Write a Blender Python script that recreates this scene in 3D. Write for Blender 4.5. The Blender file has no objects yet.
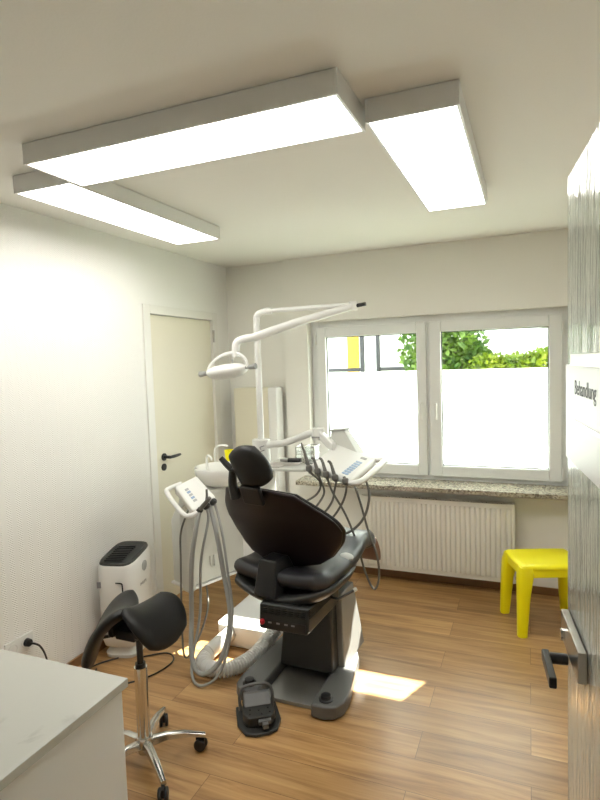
import bpy, bmesh, math, random
from mathutils import Vector, Matrix, noise
random.seed(7)
S = bpy.context.scene
PI = math.pi

# ------------------------------------------------------------------ camera
cam_d = bpy.data.cameras.new('camera')
cam = bpy.data.objects.new('camera', cam_d)
S.collection.objects.link(cam)
cam_d.sensor_fit = 'HORIZONTAL'
cam_d.sensor_width = 36.0
cam_d.lens = 33.345
cam_d.clip_start = 0.02
_R = Vector((0.92445593, 0.37989819, -0.03253622))
_U = Vector((0.00473106, 0.07389676, 0.99725467))
_F = Vector((-0.38125956, 0.92207193, -0.06651698))
cam.matrix_world = Matrix(((_R.x, _U.x, -_F.x, 0), (_R.y, _U.y, -_F.y, 0), (_R.z, _U.z, -_F.z, 1.7164), (0, 0, 0, 1)))
S.camera = cam

# ------------------------------------------------------------------ world, sun, exposure
W = bpy.data.worlds.new('world')
S.world = W
W.use_nodes = True
_bg = W.node_tree.nodes['Background']
_bg.inputs[0].default_value = (0.93, 0.97, 1.0, 1)
_bg.inputs[1].default_value = 4.0
sun_d = bpy.data.lights.new('sun', 'SUN')
sun_d.energy = 27.0
sun_d.angle = math.radians(0.6)
sun_d.color = (1.0, 0.94, 0.84)
sun = bpy.data.objects.new('sun', sun_d)
S.collection.objects.link(sun)
sun.rotation_euler = Vector((-0.71, -1.65, -1.80)).to_track_quat('-Z', 'Y').to_euler()
sun.location = (2, 8, 9)
PANEL_STRENGTH = 6.2
S.view_settings.view_transform = 'Standard'
S.view_settings.look = 'None'
S.view_settings.exposure = 0.90
S.view_settings.gamma = 1.0
S.view_settings.use_curve_mapping = False

# ------------------------------------------------------------------ helpers
def lin(r, g, b):
    f = lambda c: (c / 255) / 12.92 if c / 255 <= 0.04045 else ((c / 255 + 0.055) / 1.055) ** 2.4
    return (f(r), f(g), f(b), 1)

def mat(name, col, rough=0.5, metal=0.0, spec=0.5, var=0.03, scale=6.0, bump=0.0, bscale=60.0, coat=0.0):
    """procedural principled material with slight colour mottling and optional fine relief"""
    m = bpy.data.materials.new(name)
    m.use_nodes = True
    nt = m.node_tree
    p = nt.nodes['Principled BSDF']
    p.inputs['Roughness'].default_value = rough
    p.inputs['Metallic'].default_value = metal
    p.inputs['Specular IOR Level'].default_value = spec
    p.inputs['Coat Weight'].default_value = coat
    tc = nt.nodes.new('ShaderNodeTexCoord')
    n = nt.nodes.new('ShaderNodeTexNoise')
    n.inputs['Scale'].default_value = scale
    n.inputs['Detail'].default_value = 4
    nt.links.new(tc.outputs['Object'], n.inputs['Vector'])
    mx = nt.nodes.new('ShaderNodeMix')
    mx.data_type = 'RGBA'
    mx.inputs[6].default_value = (col[0] * (1 - var), col[1] * (1 - var), col[2] * (1 - var), 1)
    mx.inputs[7].default_value = (min(1, col[0] * (1 + var)), min(1, col[1] * (1 + var)), min(1, col[2] * (1 + var)), 1)
    nt.links.new(n.outputs['Fac'], mx.inputs[0])
    nt.links.new(mx.outputs[2], p.inputs['Base Color'])
    if bump:
        n2 = nt.nodes.new('ShaderNodeTexNoise')
        n2.inputs['Scale'].default_value = bscale
        nt.links.new(tc.outputs['Object'], n2.inputs['Vector'])
        bp = nt.nodes.new('ShaderNodeBump')
        bp.inputs['Strength'].default_value = bump
        bp.inputs['Distance'].default_value = 0.01
        nt.links.new(n2.outputs['Fac'], bp.inputs['Height'])
        nt.links.new(bp.outputs['Normal'], p.inputs['Normal'])
    return m

def V(*a):
    return Vector(a)

def catmull(pts, n=8, closed=False):
    pts = [Vector(p) for p in pts]
    if len(pts) < 3:
        return pts
    out = []
    m = len(pts)
    rng = range(m if closed else m - 1)
    for i in rng:
        if closed:
            p0, p1, p2, p3 = pts[(i - 1) % m], pts[i], pts[(i + 1) % m], pts[(i + 2) % m]
        else:
            p0 = pts[i - 1] if i > 0 else 2 * pts[0] - pts[1]
            p1, p2 = pts[i], pts[i + 1]
            p3 = pts[i + 2] if i + 2 < m else 2 * pts[-1] - pts[-2]
        for k in range(n):
            t = k / n
            out.append(0.5 * ((2 * p1) + (p2 - p0) * t + (2 * p0 - 5 * p1 + 4 * p2 - p3) * t * t + (3 * p1 - p0 - 3 * p2 + p3) * t ** 3))
    if not closed:
        out.append(pts[-1])
    return out

class B:
    """collects geometry in world coordinates and links it as one mesh object"""
    def __init__(self):
        self.bm = bmesh.new()

    def hexa(self, c):
        v = [self.bm.verts.new(p) for p in c]   # bottom 0-3 ccw, top 4-7
        for f in ((3, 2, 1, 0), (4, 5, 6, 7), (0, 1, 5, 4), (1, 2, 6, 5), (2, 3, 7, 6), (3, 0, 4, 7)):
            self.bm.faces.new([v[i] for i in f])
        return self

    def box(self, x0, x1, y0, y1, z0, z1):
        return self.hexa([(x0, y0, z0), (x1, y0, z0), (x1, y1, z0), (x0, y1, z0), (x0, y0, z1), (x1, y0, z1), (x1, y1, z1), (x0, y1, z1)])

    def obox(self, c, ax, ay, az, hx, hy, hz):
        c = Vector(c); ax = Vector(ax) * hx; ay = Vector(ay) * hy; az = Vector(az) * hz
        return self.hexa([c - ax - ay - az, c + ax - ay - az, c + ax + ay - az, c - ax + ay - az, c - ax - ay + az, c + ax - ay + az, c + ax + ay + az, c - ax + ay + az])

    def prism(self, poly, axis_a, axis_b, org, ext):
        """polygon (a,b) in the plane of two axes at org, extruded by vector ext"""
        a, b, o, e = Vector(axis_a), Vector(axis_b), Vector(org), Vector(ext)
        lo = [self.bm.verts.new(o + a * p + b * q) for p, q in poly]
        hi = [self.bm.verts.new(o + a * p + b * q + e) for p, q in poly]
        n = len(poly)
        self.bm.faces.new(lo[::-1]); self.bm.faces.new(hi)
        for i in range(n):
            self.bm.faces.new([lo[i], lo[(i + 1) % n], hi[(i + 1) % n], hi[i]])
        return self

    def rings(self, rings, cap=True, close_loop=False):
        vs = [[self.bm.verts.new(p) for p in r] for r in rings]
        m = len(vs); n = len(vs[0])
        for i in range(m if close_loop else m - 1):
            a, b = vs[i], vs[(i + 1) % m]
            for k in range(n):
                self.bm.faces.new([a[k], a[(k + 1) % n], b[(k + 1) % n], b[k]])
        if cap and not close_loop:
            self.bm.faces.new(vs[0][::-1]); self.bm.faces.new(vs[-1])
        return self

    def tube(self, pts, r, seg=10, n=8, closed=False, smooth=True, flat=1.0):
        P = catmull(pts, n, closed) if smooth else [Vector(p) for p in pts]
        m = len(P)
        rs = r if isinstance(r, (list, tuple)) else None
        T = []
        for i in range(m):
            a = P[(i - 1) % m] if (closed or i > 0) else P[i]
            b = P[(i + 1) % m] if (closed or i < m - 1) else P[i]
            T.append((b - a).normalized())
        up = Vector((0, 0, 1)) if abs(T[0].z) < 0.9 else Vector((1, 0, 0))
        N = (up - T[0] * up.dot(T[0])).normalized()
        rr = []
        for i in range(m):
            N = (N - T[i] * N.dot(T[i])).normalized()
            Bn = T[i].cross(N)
            if rs:
                f = i / max(1, m - 1) * (len(rs) - 1); k = min(int(f), len(rs) - 2)
                rad = rs[k] + (rs[k + 1] - rs[k]) * (f - k)
            else:
                rad = r
            rr.append([P[i] + (N * math.cos(2 * PI * k / seg) + Bn * math.sin(2 * PI * k / seg) * flat) * rad for k in range(seg)])
        return self.rings(rr, close_loop=closed)

    def cyl(self, p0, p1, r0, r1=None, seg=20):
        return self.tube([p0, p1], [r0, r0 if r1 is None else r1], seg=seg, smooth=False)

    def lathe(self, prof, c, axis=(0, 0, 1), seg=32, sx=1.0, sy=1.0, cap=True):
        c = Vector(c); az = Vector(axis).normalized()
        h = Vector((1, 0, 0)) if abs(az.x) < 0.9 else Vector((0, 1, 0))
        ax = (h - az * h.dot(az)).normalized(); ay = az.cross(ax)
        return self.rings([[c + az * z + (ax * math.cos(2 * PI * k / seg) * sx + ay * math.sin(2 * PI * k / seg) * sy) * max(r, 1e-4) for k in range(seg)] for r, z in prof], cap=cap)

    def pillow(self, f, top, bot, n=20, p=4.0, k=0.5):
        """closed padded sheet: f(u,v) gives the mid surface for u,v in -1..1; k=0 square outline, 1 elliptical"""
        def m(u, v):
            x = u * math.sqrt(max(0, 1 - k * v * v / 2)); y = v * math.sqrt(max(0, 1 - k * u * u / 2))
            return Vector(f(x, y))
        def pos(u, v, s):
            e = 1e-3
            du = m(min(1, u + e), v) - m(max(-1, u - e), v); dv = m(u, min(1, v + e)) - m(u, max(-1, v - e))
            nn = du.cross(dv).normalized()
            d = max(abs(u), abs(v))
            g = math.sqrt(max(0, 1 - d ** p))
            return m(u, v) + nn * (top if s > 0 else -bot) * g
        cs = [math.sin(-PI / 2 + PI * i / n) for i in range(n + 1)]
        T = {}; Bo = {}
        for i, u in enumerate(cs):
            for j, v in enumerate(cs):
                T[i, j] = self.bm.verts.new(pos(u, v, 1))
                Bo[i, j] = T[i, j] if i in (0, n) or j in (0, n) else self.bm.verts.new(pos(u, v, -1))
        for i in range(n):
            for j in range(n):
                self.bm.faces.new([T[i, j], T[i + 1, j], T[i + 1, j + 1], T[i, j + 1]])
                q = [Bo[i, j], Bo[i, j + 1], Bo[i + 1, j + 1], Bo[i + 1, j]]
                if len(set(q)) == 4:
                    try:
                        self.bm.faces.new(q)
                    except ValueError:
                        pass
        return self

    def build(self, name, m, parent=None, bevel=0.0, seg=2, angle=35, org=None, sub=0):
        bm = self.bm
        bmesh.ops.recalc_face_normals(bm, faces=bm.faces[:])
        off = Vector(org) if org is not None else Vector((0, 0, 0))
        q = parent
        po = Vector((0, 0, 0))
        while q is not None:
            po += q.location; q = q.parent
        sh = po if parent is not None else off
        for v in bm.verts:
            v.co -= sh
        me = bpy.data.meshes.new(name)
        bm.to_mesh(me); bm.free()
        for p in me.polygons:
            p.use_smooth = True
        me.set_sharp_from_angle(angle=math.radians(angle))
        me.materials.append(m)
        o = bpy.data.objects.new(name, me)
        S.collection.objects.link(o)
        if parent is not None:
            o.parent = parent
        else:
            o.location = off
        if bevel:
            b = o.modifiers.new('bevel', 'BEVEL')
            b.width = bevel; b.segments = seg; b.limit_method = 'ANGLE'; b.angle_limit = math.radians(35)
            b.harden_normals = True
        if sub:
            s = o.modifiers.new('subdivision', 'SUBSURF'); s.levels = sub; s.render_levels = sub
        return o

def thing(name, label, cat, loc, group=None):
    o = bpy.data.objects.new(name, None)
    o.empty_display_size = 0.05
    S.collection.objects.link(o)
    o.location = loc
    return tag(o, label, cat, group)

def tag(o, label, cat, group=None):
    o['label'] = label; o['category'] = cat
    if group:
        o['group'] = group
    return o

def struct(o):
    o['kind'] = 'structure'
    return o

def lettering(name, txt, size, org, ax, ay, m, parent, depth=0.0006):
    """flat raised letters: baseline starts at org, runs along ax, letter height along ay"""
    cu = bpy.data.curves.new(name, 'FONT')
    cu.body = txt; cu.size = size; cu.extrude = depth / 2
    t = bpy.data.objects.new(name + '_source', cu)
    S.collection.objects.link(t)
    bpy.context.view_layer.update()
    me = bpy.data.meshes.new_from_object(t.evaluated_get(bpy.context.evaluated_depsgraph_get()))
    S.collection.objects.unlink(t); bpy.data.objects.remove(t); bpy.data.curves.remove(cu)
    ax = Vector(ax).normalized(); ay = Vector(ay).normalized(); az = ax.cross(ay)
    q = parent; po = Vector((0, 0, 0))
    while q is not None:
        po += q.location; q = q.parent
    for v in me.vertices:
        v.co = Vector(org) + ax * v.co.x + ay * v.co.y + az * v.co.z - po
    me.materials.clear(); me.materials.append(m)
    me.name = name
    o = bpy.data.objects.new(name, me)
    S.collection.objects.link(o); o.parent = parent
    return o

# ------------------------------------------------------------------ materials
M = {}
M['wall'] = mat('wall_paint', (0.88, 0.865, 0.805), 0.75, var=0.015, scale=2, bump=0.06, bscale=140)
M['ceiling'] = mat('ceiling_paint', (0.88, 0.865, 0.81), 0.8, var=0.01, scale=2, bump=0.04, bscale=120)
M['white'] = mat('white_lacquer', (0.80, 0.80, 0.78), 0.35, var=0.01)
M['whiteplastic'] = mat('white_plastic', (0.78, 0.78, 0.75), 0.3, var=0.01, coat=0.2)
M['greyplastic'] = mat('pale_grey_plastic', (0.56, 0.56, 0.52), 0.4, var=0.02)
M['upvc'] = mat('window_plastic', (0.80, 0.81, 0.79), 0.3, var=0.01)
M['leaf'] = mat('door_cream', (0.78, 0.74, 0.60), 0.5, var=0.02, scale=1.5)
M['frame'] = mat('door_frame_white', (0.82, 0.81, 0.76), 0.45, var=0.01)
M['black'] = mat('black_plastic', (0.012, 0.012, 0.013), 0.35, var=0.1)
M['dark'] = mat('charcoal_plastic', (0.024, 0.025, 0.024), 0.42, var=0.1, bump=0.05, bscale=300)
M['darkmetal'] = mat('anthracite_painted_metal', (0.12, 0.12, 0.117), 0.42, var=0.06, bump=0.04, bscale=250)
M['steelplate'] = mat('brushed_base_plate', (0.30, 0.30, 0.285), 0.35, metal=0.4, var=0.06)
M['leather'] = mat('black_upholstery', (0.006, 0.006, 0.006), 0.45, spec=0.35, var=0.1, bump=0.08, bscale=180)
M['brown'] = mat('aubergine_shell', (0.012, 0.006, 0.008), 0.42, spec=0.3, var=0.1, scale=3)
M['seatfab'] = mat('dark_grey_upholstery', (0.026, 0.026, 0.031), 0.36, var=0.1, bump=0.05, bscale=200)
M['bronze'] = mat('brown_bronze_panel', (0.22, 0.14, 0.11), 0.3, metal=0.3, var=0.1)
M['chrome'] = mat('chrome', (0.72, 0.71, 0.68), 0.12, metal=1.0, var=0.02)
M['alu'] = mat('polished_aluminium', (0.62, 0.61, 0.58), 0.22, metal=1.0, var=0.04)
M['steel'] = mat('satin_nickel', (0.55, 0.53, 0.50), 0.28, metal=1.0, var=0.03)
M['yellow'] = mat('yellow_plastic', (0.96, 0.86, 0.0), 0.4, var=0.02, bump=0.03, bscale=300)
M['red'] = mat('red_button', (0.50, 0.015, 0.03), 0.35)
M['blue'] = mat('blue_keys', (0.27, 0.38, 0.54), 0.4)
M['hose'] = mat('grey_hose', (0.33, 0.33, 0.31), 0.5, var=0.05)
M['cable'] = mat('taupe_hose', (0.13, 0.125, 0.11), 0.45, var=0.05)
M['radiator'] = mat('radiator_enamel', (0.80, 0.78, 0.71), 0.35, var=0.01)
M['ceramic'] = mat('glazed_ceramic', (0.84, 0.84, 0.80), 0.12, var=0.005, coat=0.4)
M['mark'] = mat('grey_print', (0.22, 0.22, 0.23), 0.5)
M['darkprint'] = mat('black_print', (0.05, 0.055, 0.06), 0.5)
M['rubber'] = mat('rubber', (0.02, 0.02, 0.02), 0.6)
M['panelgrey'] = mat('display_glass', (0.45, 0.47, 0.47), 0.2)
M['covergrey'] = mat('column_grey', (0.22, 0.22, 0.21), 0.4, var=0.03)
M['bodygrey'] = mat('unit_body', (0.60, 0.60, 0.55), 0.4, var=0.01)

def nodes_of(name):
    m = bpy.data.materials.new(name); m.use_nodes = True
    return m, m.node_tree, m.node_tree.nodes['Principled BSDF']

def make_floor():
    m, nt, p = nodes_of('oak_planks')
    tc = nt.nodes.new('ShaderNodeTexCoord')
    br = nt.nodes.new('ShaderNodeTexBrick')
    br.offset = 0.37; br.squash = 1.0
    br.inputs['Scale'].default_value = 1.0
    br.inputs['Brick Width'].default_value = 1.25
    br.inputs['Row Height'].default_value = 0.19
    br.inputs['Mortar Size'].default_value = 0.0012
    br.inputs['Mortar Smooth'].default_value = 0.3
    br.inputs['Bias'].default_value = 0.0
    br.inputs['Color1'].default_value = (0.0, 0, 0, 1)
    br.inputs['Color2'].default_value = (1.0, 1, 1, 1)
    br.inputs['Mortar'].default_value = (0.5, 0.5, 0.5, 1)
    nt.links.new(tc.outputs['Object'], br.inputs['Vector'])
    # grain stretched along the plank, shifted per plank
    mp = nt.nodes.new('ShaderNodeMapping')
    mp.inputs['Scale'].default_value = (1.1, 15.0, 1.0)
    nt.links.new(tc.outputs['Object'], mp.inputs['Vector'])
    ad = nt.nodes.new('ShaderNodeVectorMath'); ad.operation = 'MULTIPLY_ADD'
    ad.inputs[1].default_value = (7, 7, 7)
    nt.links.new(br.outputs['Color'], ad.inputs[0]); nt.links.new(mp.outputs[0], ad.inputs[2])
    n = nt.nodes.new('ShaderNodeTexNoise'); n.inputs['Scale'].default_value = 1.6; n.inputs['Detail'].default_value = 8
    n.inputs['Roughness'].default_value = 0.62; n.inputs['Distortion'].default_value = 0.6
    nt.links.new(ad.outputs[0], n.inputs['Vector'])
    rp = nt.nodes.new('ShaderNodeValToRGB')
    e = rp.color_ramp.elements
    e[0].position = 0.28; e[0].color = (0.22, 0.105, 0.036, 1)
    e[1].position = 0.72; e[1].color = (0.56, 0.35, 0.155, 1)
    k = e.new(0.5); k.color = (0.42, 0.235, 0.092, 1)
    nt.links.new(n.outputs['Fac'], rp.inputs[0])
    # plank-to-plank tone
    hs = nt.nodes.new('ShaderNodeHueSaturation')
    mr = nt.nodes.new('ShaderNodeMapRange'); mr.inputs[3].default_value = 0.86; mr.inputs[4].default_value = 1.14
    nt.links.new(br.outputs['Color'], mr.inputs[0]); nt.links.new(mr.outputs[0], hs.inputs['Value'])
    nt.links.new(rp.outputs[0], hs.inputs['Color'])
    mx = nt.nodes.new('ShaderNodeMix'); mx.data_type = 'RGBA'
    mx.inputs[7].default_value = (0.12, 0.06, 0.025, 1)
    nt.links.new(br.outputs['Fac'], mx.inputs[0]); nt.links.new(hs.outputs[0], mx.inputs[6])
    nt.links.new(mx.outputs[2], p.inputs['Base Color'])
    p.inputs['Roughness'].default_value = 0.33
    p.inputs['Specular IOR Level'].default_value = 0.6
    bp = nt.nodes.new('ShaderNodeBump'); bp.inputs['Strength'].default_value = 0.12; bp.inputs['Distance'].default_value = 0.004
    nt.links.new(n.outputs['Fac'], bp.inputs['Height']); nt.links.new(bp.outputs[0], p.inputs['Normal'])
    return m
M['floor'] = make_floor()

def make_wallpaper():
    """painted woven-glass wallpaper: fine zigzag relief"""
    m, nt, p = nodes_of('zigzag_wallpaper')
    p.inputs['Base Color'].default_value = (0.87, 0.865, 0.825, 1)
    p.inputs['Roughness'].default_value = 0.6
    tc = nt.nodes.new('ShaderNodeTexCoord'); sp = nt.nodes.new('ShaderNodeSeparateXYZ')
    nt.links.new(tc.outputs['Object'], sp.inputs[0])
    def math_(op, a, b=None):
        n = nt.nodes.new('ShaderNodeMath'); n.operation = op
        for i, x in enumerate((a, b)):
            if x is None: continue
            if isinstance(x, (int, float)): n.inputs[i].default_value = x
            else: nt.links.new(x, n.inputs[i])
        return n.outputs[0]
    zig = math_('PINGPONG', sp.outputs['Y'], 0.03)
    s = math_('SINE', math_('MULTIPLY', math_('ADD', sp.outputs['Z'], math_('MULTIPLY', zig, 0.8)), 2 * PI / 0.012))
    bp = nt.nodes.new('ShaderNodeBump'); bp.inputs['Strength'].default_value = 0.28; bp.inputs['Distance'].default_value = 0.004
    nt.links.new(s, bp.inputs['Height']); nt.links.new(bp.outputs[0], p.inputs['Normal'])
    return m
M['wallpaper'] = make_wallpaper()

def make_granite():
    m, nt, p = nodes_of('speckled_granite')
    tc = nt.nodes.new('ShaderNodeTexCoord')
    v = nt.nodes.new('ShaderNodeTexVoronoi'); v.inputs['Scale'].default_value = 95
    nt.links.new(tc.outputs['Object'], v.inputs['Vector'])
    rp = nt.nodes.new('ShaderNodeValToRGB'); e = rp.color_ramp.elements
    e[0].position = 0.0; e[0].color = (0.13, 0.11, 0.08, 1); e[1].position = 1.0; e[1].color = (0.50, 0.46, 0.37, 1)
    k = e.new(0.5); k.color = (0.32, 0.285, 0.22, 1)
    sp = nt.nodes.new('ShaderNodeSeparateColor'); nt.links.new(v.outputs['Color'], sp.inputs[0])
    nt.links.new(sp.outputs[0], rp.inputs[0]); nt.links.new(rp.outputs[0], p.inputs['Base Color'])
    p.inputs['Roughness'].default_value = 0.2
    return m
M['granite'] = make_granite()

def make_quartz():
    m, nt, p = nodes_of('pale_veined_worktop')
    tc = nt.nodes.new('ShaderNodeTexCoord')
    n = nt.nodes.new('ShaderNodeTexNoise'); n.inputs['Scale'].default_value = 5; n.inputs['Detail'].default_value = 7; n.inputs['Distortion'].default_value = 1.6
    nt.links.new(tc.outputs['Object'], n.inputs['Vector'])
    rp = nt.nodes.new('ShaderNodeValToRGB'); e = rp.color_ramp.elements
    e[0].position = 0.27; e[0].color = (0.40, 0.40, 0.36, 1); e[1].position = 0.36; e[1].color = (0.53, 0.53, 0.48, 1)
    nt.links.new(n.outputs['Fac'], rp.inputs[0]); nt.links.new(rp.outputs[0], p.inputs['Base Color'])
    p.inputs['Roughness'].default_value = 0.4
    return m
M['quartz'] = make_quartz()

def make_pane():
    m = bpy.data.materials.new('clear_pane'); m.use_nodes = True
    nt = m.node_tree; nt.nodes.clear()
    o = nt.nodes.new('ShaderNodeOutputMaterial'); t = nt.nodes.new('ShaderNodeBsdfTransparent'); g = nt.nodes.new('ShaderNodeBsdfGlossy')
    t.inputs[0].default_value = (0.95, 0.97, 0.96, 1); g.inputs['Roughness'].default_value = 0.02
    mx = nt.nodes.new('ShaderNodeMixShader'); mx.inputs[0].default_value = 0.05
    nt.links.new(t.outputs[0], mx.inputs[1]); nt.links.new(g.outputs[0], mx.inputs[2])
    nt.links.new(mx.outputs[0], o.inputs[0])
    return m
M['pane'] = make_pane()

def make_frost():
    m = bpy.data.materials.new('frosted_film'); m.use_nodes = True
    nt = m.node_tree; nt.nodes.clear()
    o = nt.nodes.new('ShaderNodeOutputMaterial'); t = nt.nodes.new('ShaderNodeBsdfTranslucent'); d = nt.nodes.new('ShaderNodeBsdfDiffuse')
    t.inputs[0].default_value = (0.90, 0.93, 0.94, 1); d.inputs[0].default_value = (0.85, 0.87, 0.88, 1)
    mx = nt.nodes.new('ShaderNodeMixShader'); mx.inputs[0].default_value = 0.3
    nt.links.new(t.outputs[0], mx.inputs[1]); nt.links.new(d.outputs[0], mx.inputs[2])
    nt.links.new(mx.outputs[0], o.inputs[0])
    return m
M['frost'] = make_frost()

def make_rainglass():
    """green-grey glass rolled with irregular vertical ripples"""
    m, nt, p = nodes_of('ribbed_rain_glass')
    p.inputs['Base Color'].default_value = (0.86, 0.91, 0.87, 1)
    p.inputs['Roughness'].default_value = 0.12
    p.inputs['Transmission Weight'].default_value = 0.8
    p.inputs['IOR'].default_value = 1.5
    tc = nt.nodes.new('ShaderNodeTexCoord'); mp = nt.nodes.new('ShaderNodeMapping')
    mp.inputs['Scale'].default_value = (22, 22, 2.2)
    nt.links.new(tc.outputs['Object'], mp.inputs['Vector'])
    n = nt.nodes.new('ShaderNodeTexNoise'); n.inputs['Scale'].default_value = 1.6; n.inputs['Detail'].default_value = 3; n.inputs['Distortion'].default_value = 0.8
    nt.links.new(mp.outputs[0], n.inputs['Vector'])
    bp = nt.nodes.new('ShaderNodeBump'); bp.inputs['Strength'].default_value = 0.9; bp.inputs['Distance'].default_value = 0.006
    nt.links.new(n.outputs['Fac'], bp.inputs['Height']); nt.links.new(bp.outputs[0], p.inputs['Normal'])
    return m
M['rain'] = make_rainglass()

def make_acrylic():
    m, nt, p = nodes_of('clear_acrylic')
    p.inputs['Base Color'].default_value = (0.93, 0.95, 0.93, 1)
    p.inputs['Roughness'].default_value = 0.05
    p.inputs['Transmission Weight'].default_value = 0.9
    p.inputs['IOR'].default_value = 1.25
    return m
M['acrylic'] = make_acrylic()

def make_emit():
    m = bpy.data.materials.new('luminous_diffuser'); m.use_nodes = True
    nt = m.node_tree; nt.nodes.clear()
    o = nt.nodes.new('ShaderNodeOutputMaterial'); e = nt.nodes.new('ShaderNodeEmission')
    e.inputs[0].default_value = (1.0, 0.975, 0.92, 1); e.inputs[1].default_value = PANEL_STRENGTH
    nt.links.new(e.outputs[0], o.inputs[0])
    return m
M['emit'] = make_emit()

def make_leaves(name, a, b):
    m, nt, p = nodes_of(name)
    tc = nt.nodes.new('ShaderNodeTexCoord'); n = nt.nodes.new('ShaderNodeTexNoise'); n.inputs['Scale'].default_value = 5
    nt.links.new(tc.outputs['Object'], n.inputs['Vector'])
    rp = nt.nodes.new('ShaderNodeValToRGB'); e = rp.color_ramp.elements
    e[0].position = 0.35; e[0].color = a; e[1].position = 0.65; e[1].color = b
    nt.links.new(n.outputs['Fac'], rp.inputs[0]); nt.links.new(rp.outputs[0], p.inputs['Base Color'])
    t = nt.nodes.new('ShaderNodeBsdfTranslucent'); nt.links.new(rp.outputs[0], t.inputs[0])
    mx = nt.nodes.new('ShaderNodeMixShader'); mx.inputs[0].default_value = 0.45
    o = nt.nodes['Material Output']
    nt.links.new(p.outputs[0], mx.inputs[1]); nt.links.new(t.outputs[0], mx.inputs[2]); nt.links.new(mx.outputs[0], o.inputs[0])
    return m
M['leafdark'] = make_leaves('tree_leaves', (0.03, 0.09, 0.01, 1), (0.17, 0.28, 0.035, 1))
M['leaflight'] = make_leaves('shrub_leaves', (0.08, 0.16, 0.01, 1), (0.28, 0.34, 0.02, 1))
M['bark'] = mat('bark', (0.10, 0.07, 0.045), 0.85, var=0.3, bump=0.5, bscale=30)
M['render'] = mat('white_render', (0.86, 0.86, 0.85), 0.8, var=0.02)
M['yrender'] = mat('yellow_render', (0.60, 0.36, 0.03), 0.8, var=0.03)
M['lawn'] = mat('lawn', (0.14, 0.22, 0.05), 0.9, var=0.3, bump=0.4, bscale=80)
M['slate'] = mat('grey_trim', (0.022, 0.023, 0.025), 0.6)

# ------------------------------------------------------------------ room shell
XL, XR, YF, YB, H = -2.443, 0.95, -1.0, 4.25, 2.565
YBN = 4.31            # the corner bay of the window wall lies a little deeper
XJ = -1.878           # where that bay starts
WX0, WX1, WZ0, WZ1 = -1.674, 0.262, 0.735, 2.049   # window opening
struct(B().box(XL - 0.2, XR + 0.2, YF - 0.2, 4.55, -0.12, 0).build('floor', M['floor']))
struct(B().box(XL - 0.2, XR + 0.2, YF - 0.2, 4.55, H, H + 0.15).build('ceiling', M['ceiling']))
struct(B().box(XL - 0.2, XL, YF - 0.2, 3.14, 0, H).box(XL - 0.2, XL, 4.105, 4.55, 0, H).box(XL - 0.2, XL, 3.14, 4.105, 2.155, H).build('wall_left', M['wallpaper']))
struct(B().box(XR, XR + 0.2, YF - 0.2, 4.55, 0, H).build('wall_right', M['wall']))
struct(B().box(XL, XR, YF - 0.2, YF, 0, H).build('wall_front', M['wall']))
wb = B()
wb.box(XL, XJ, YBN, 4.55, 0, H)
wb.box(XJ, WX0, YB, 4.55, 0, H)
wb.box(WX1, XR, YB, 4.55, 0, H)
wb.box(WX0, WX1, YB, 4.55, WZ1, H)
wb.box(WX0, WX1, YB, 4.55, 0, WZ0)
struct(wb.build('wall_back', M['wall']))
M['skirt'] = mat('oak_skirting', (0.23, 0.12, 0.05), 0.45, var=0.2, scale=9)
struct(B().box(XL, XL + 0.014, 1.2, 3.13, 0, 0.055).build('baseboard_left', M['skirt'], bevel=0.003))
struct(B().box(XJ + 0.002, XR, YB - 0.014, YB, 0, 0.055).build('baseboard_back', M['skirt'], bevel=0.003))
struct(B().box(XR - 0.014, XR, YF, YB - 0.015, 0, 0.055).build('baseboard_right', M['skirt'], bevel=0.003))
# boxed-in pipes in the corner
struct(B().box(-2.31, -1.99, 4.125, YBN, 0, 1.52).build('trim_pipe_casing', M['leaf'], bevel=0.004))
struct(B().box(-1.985, -1.905, 4.105, YBN - 0.07, 0, 1.525).build('trim_casing_lit_strip', M['white'], bevel=0.012, seg=3))  # added whiter strip: its colour stands in for window light on the casing's side

# ------------------------------------------------------------------ window
w = B()
fy0, fy1 = 4.345, 4.42
FX0, FX1, FZ0, FZ1 = WX0 - 0.03, WX1 + 0.02, WZ0, WZ1 + 0.02
ix0, ix1, iz0, iz1 = -1.600, 0.195, 0.825, 1.985
w.box(FX0, ix0, fy0, fy1, FZ0, FZ1).box(ix1, FX1, fy0, fy1, FZ0, FZ1).box(ix0, ix1, fy0, fy1, FZ0, iz0).box(ix0, ix1, fy0, fy1, iz1, FZ1)
w.box(-0.75, -0.685, fy0, fy1, iz0, iz1)
win = struct(w.build('window_1', M['upvc'], bevel=0.004))
def ring(x0, x1, z0, z1, X0, X1, Z0, Z1, y0, y1):
    return B().box(X0, x0, y0, y1, Z0, Z1).box(x1, X1, y0, y1, Z0, Z1).box(x0, x1, y0, y1, Z0, z0).box(x0, x1, y0, y1, z1, Z1)
for gx0, gx1, sx0, sx1 in ((-1.544, -0.803, -1.622, -0.730), (-0.619, 0.131, -0.707, 0.215)):
    gz0, gz1, sz0, sz1 = 0.891, 1.918, 0.807, 2.000
    ring(gx0, gx1, gz0, gz1, sx0, sx1, sz0, sz1, 4.318, 4.385).build('sash', M['upvc'], win, bevel=0.006)
    ring(gx0 + 0.006, gx1 - 0.006, gz0 + 0.006, gz1 - 0.006, gx0 - 0.002, gx1 + 0.002, gz0 - 0.002, gz1 + 0.002, 4.345, 4.358).build('gasket', M['rubber'], win)
    B().box(gx0 - 0.01, gx1 + 0.01, 4.362, 4.366, gz0 - 0.01, gz1 + 0.01).build('pane', M['pane'], win)
    B().box(gx0 + 0.001, gx1 - 0.001, 4.3595, 4.3600, gz0, 1.626).build('frosted_film', M['frost'], win)
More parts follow.
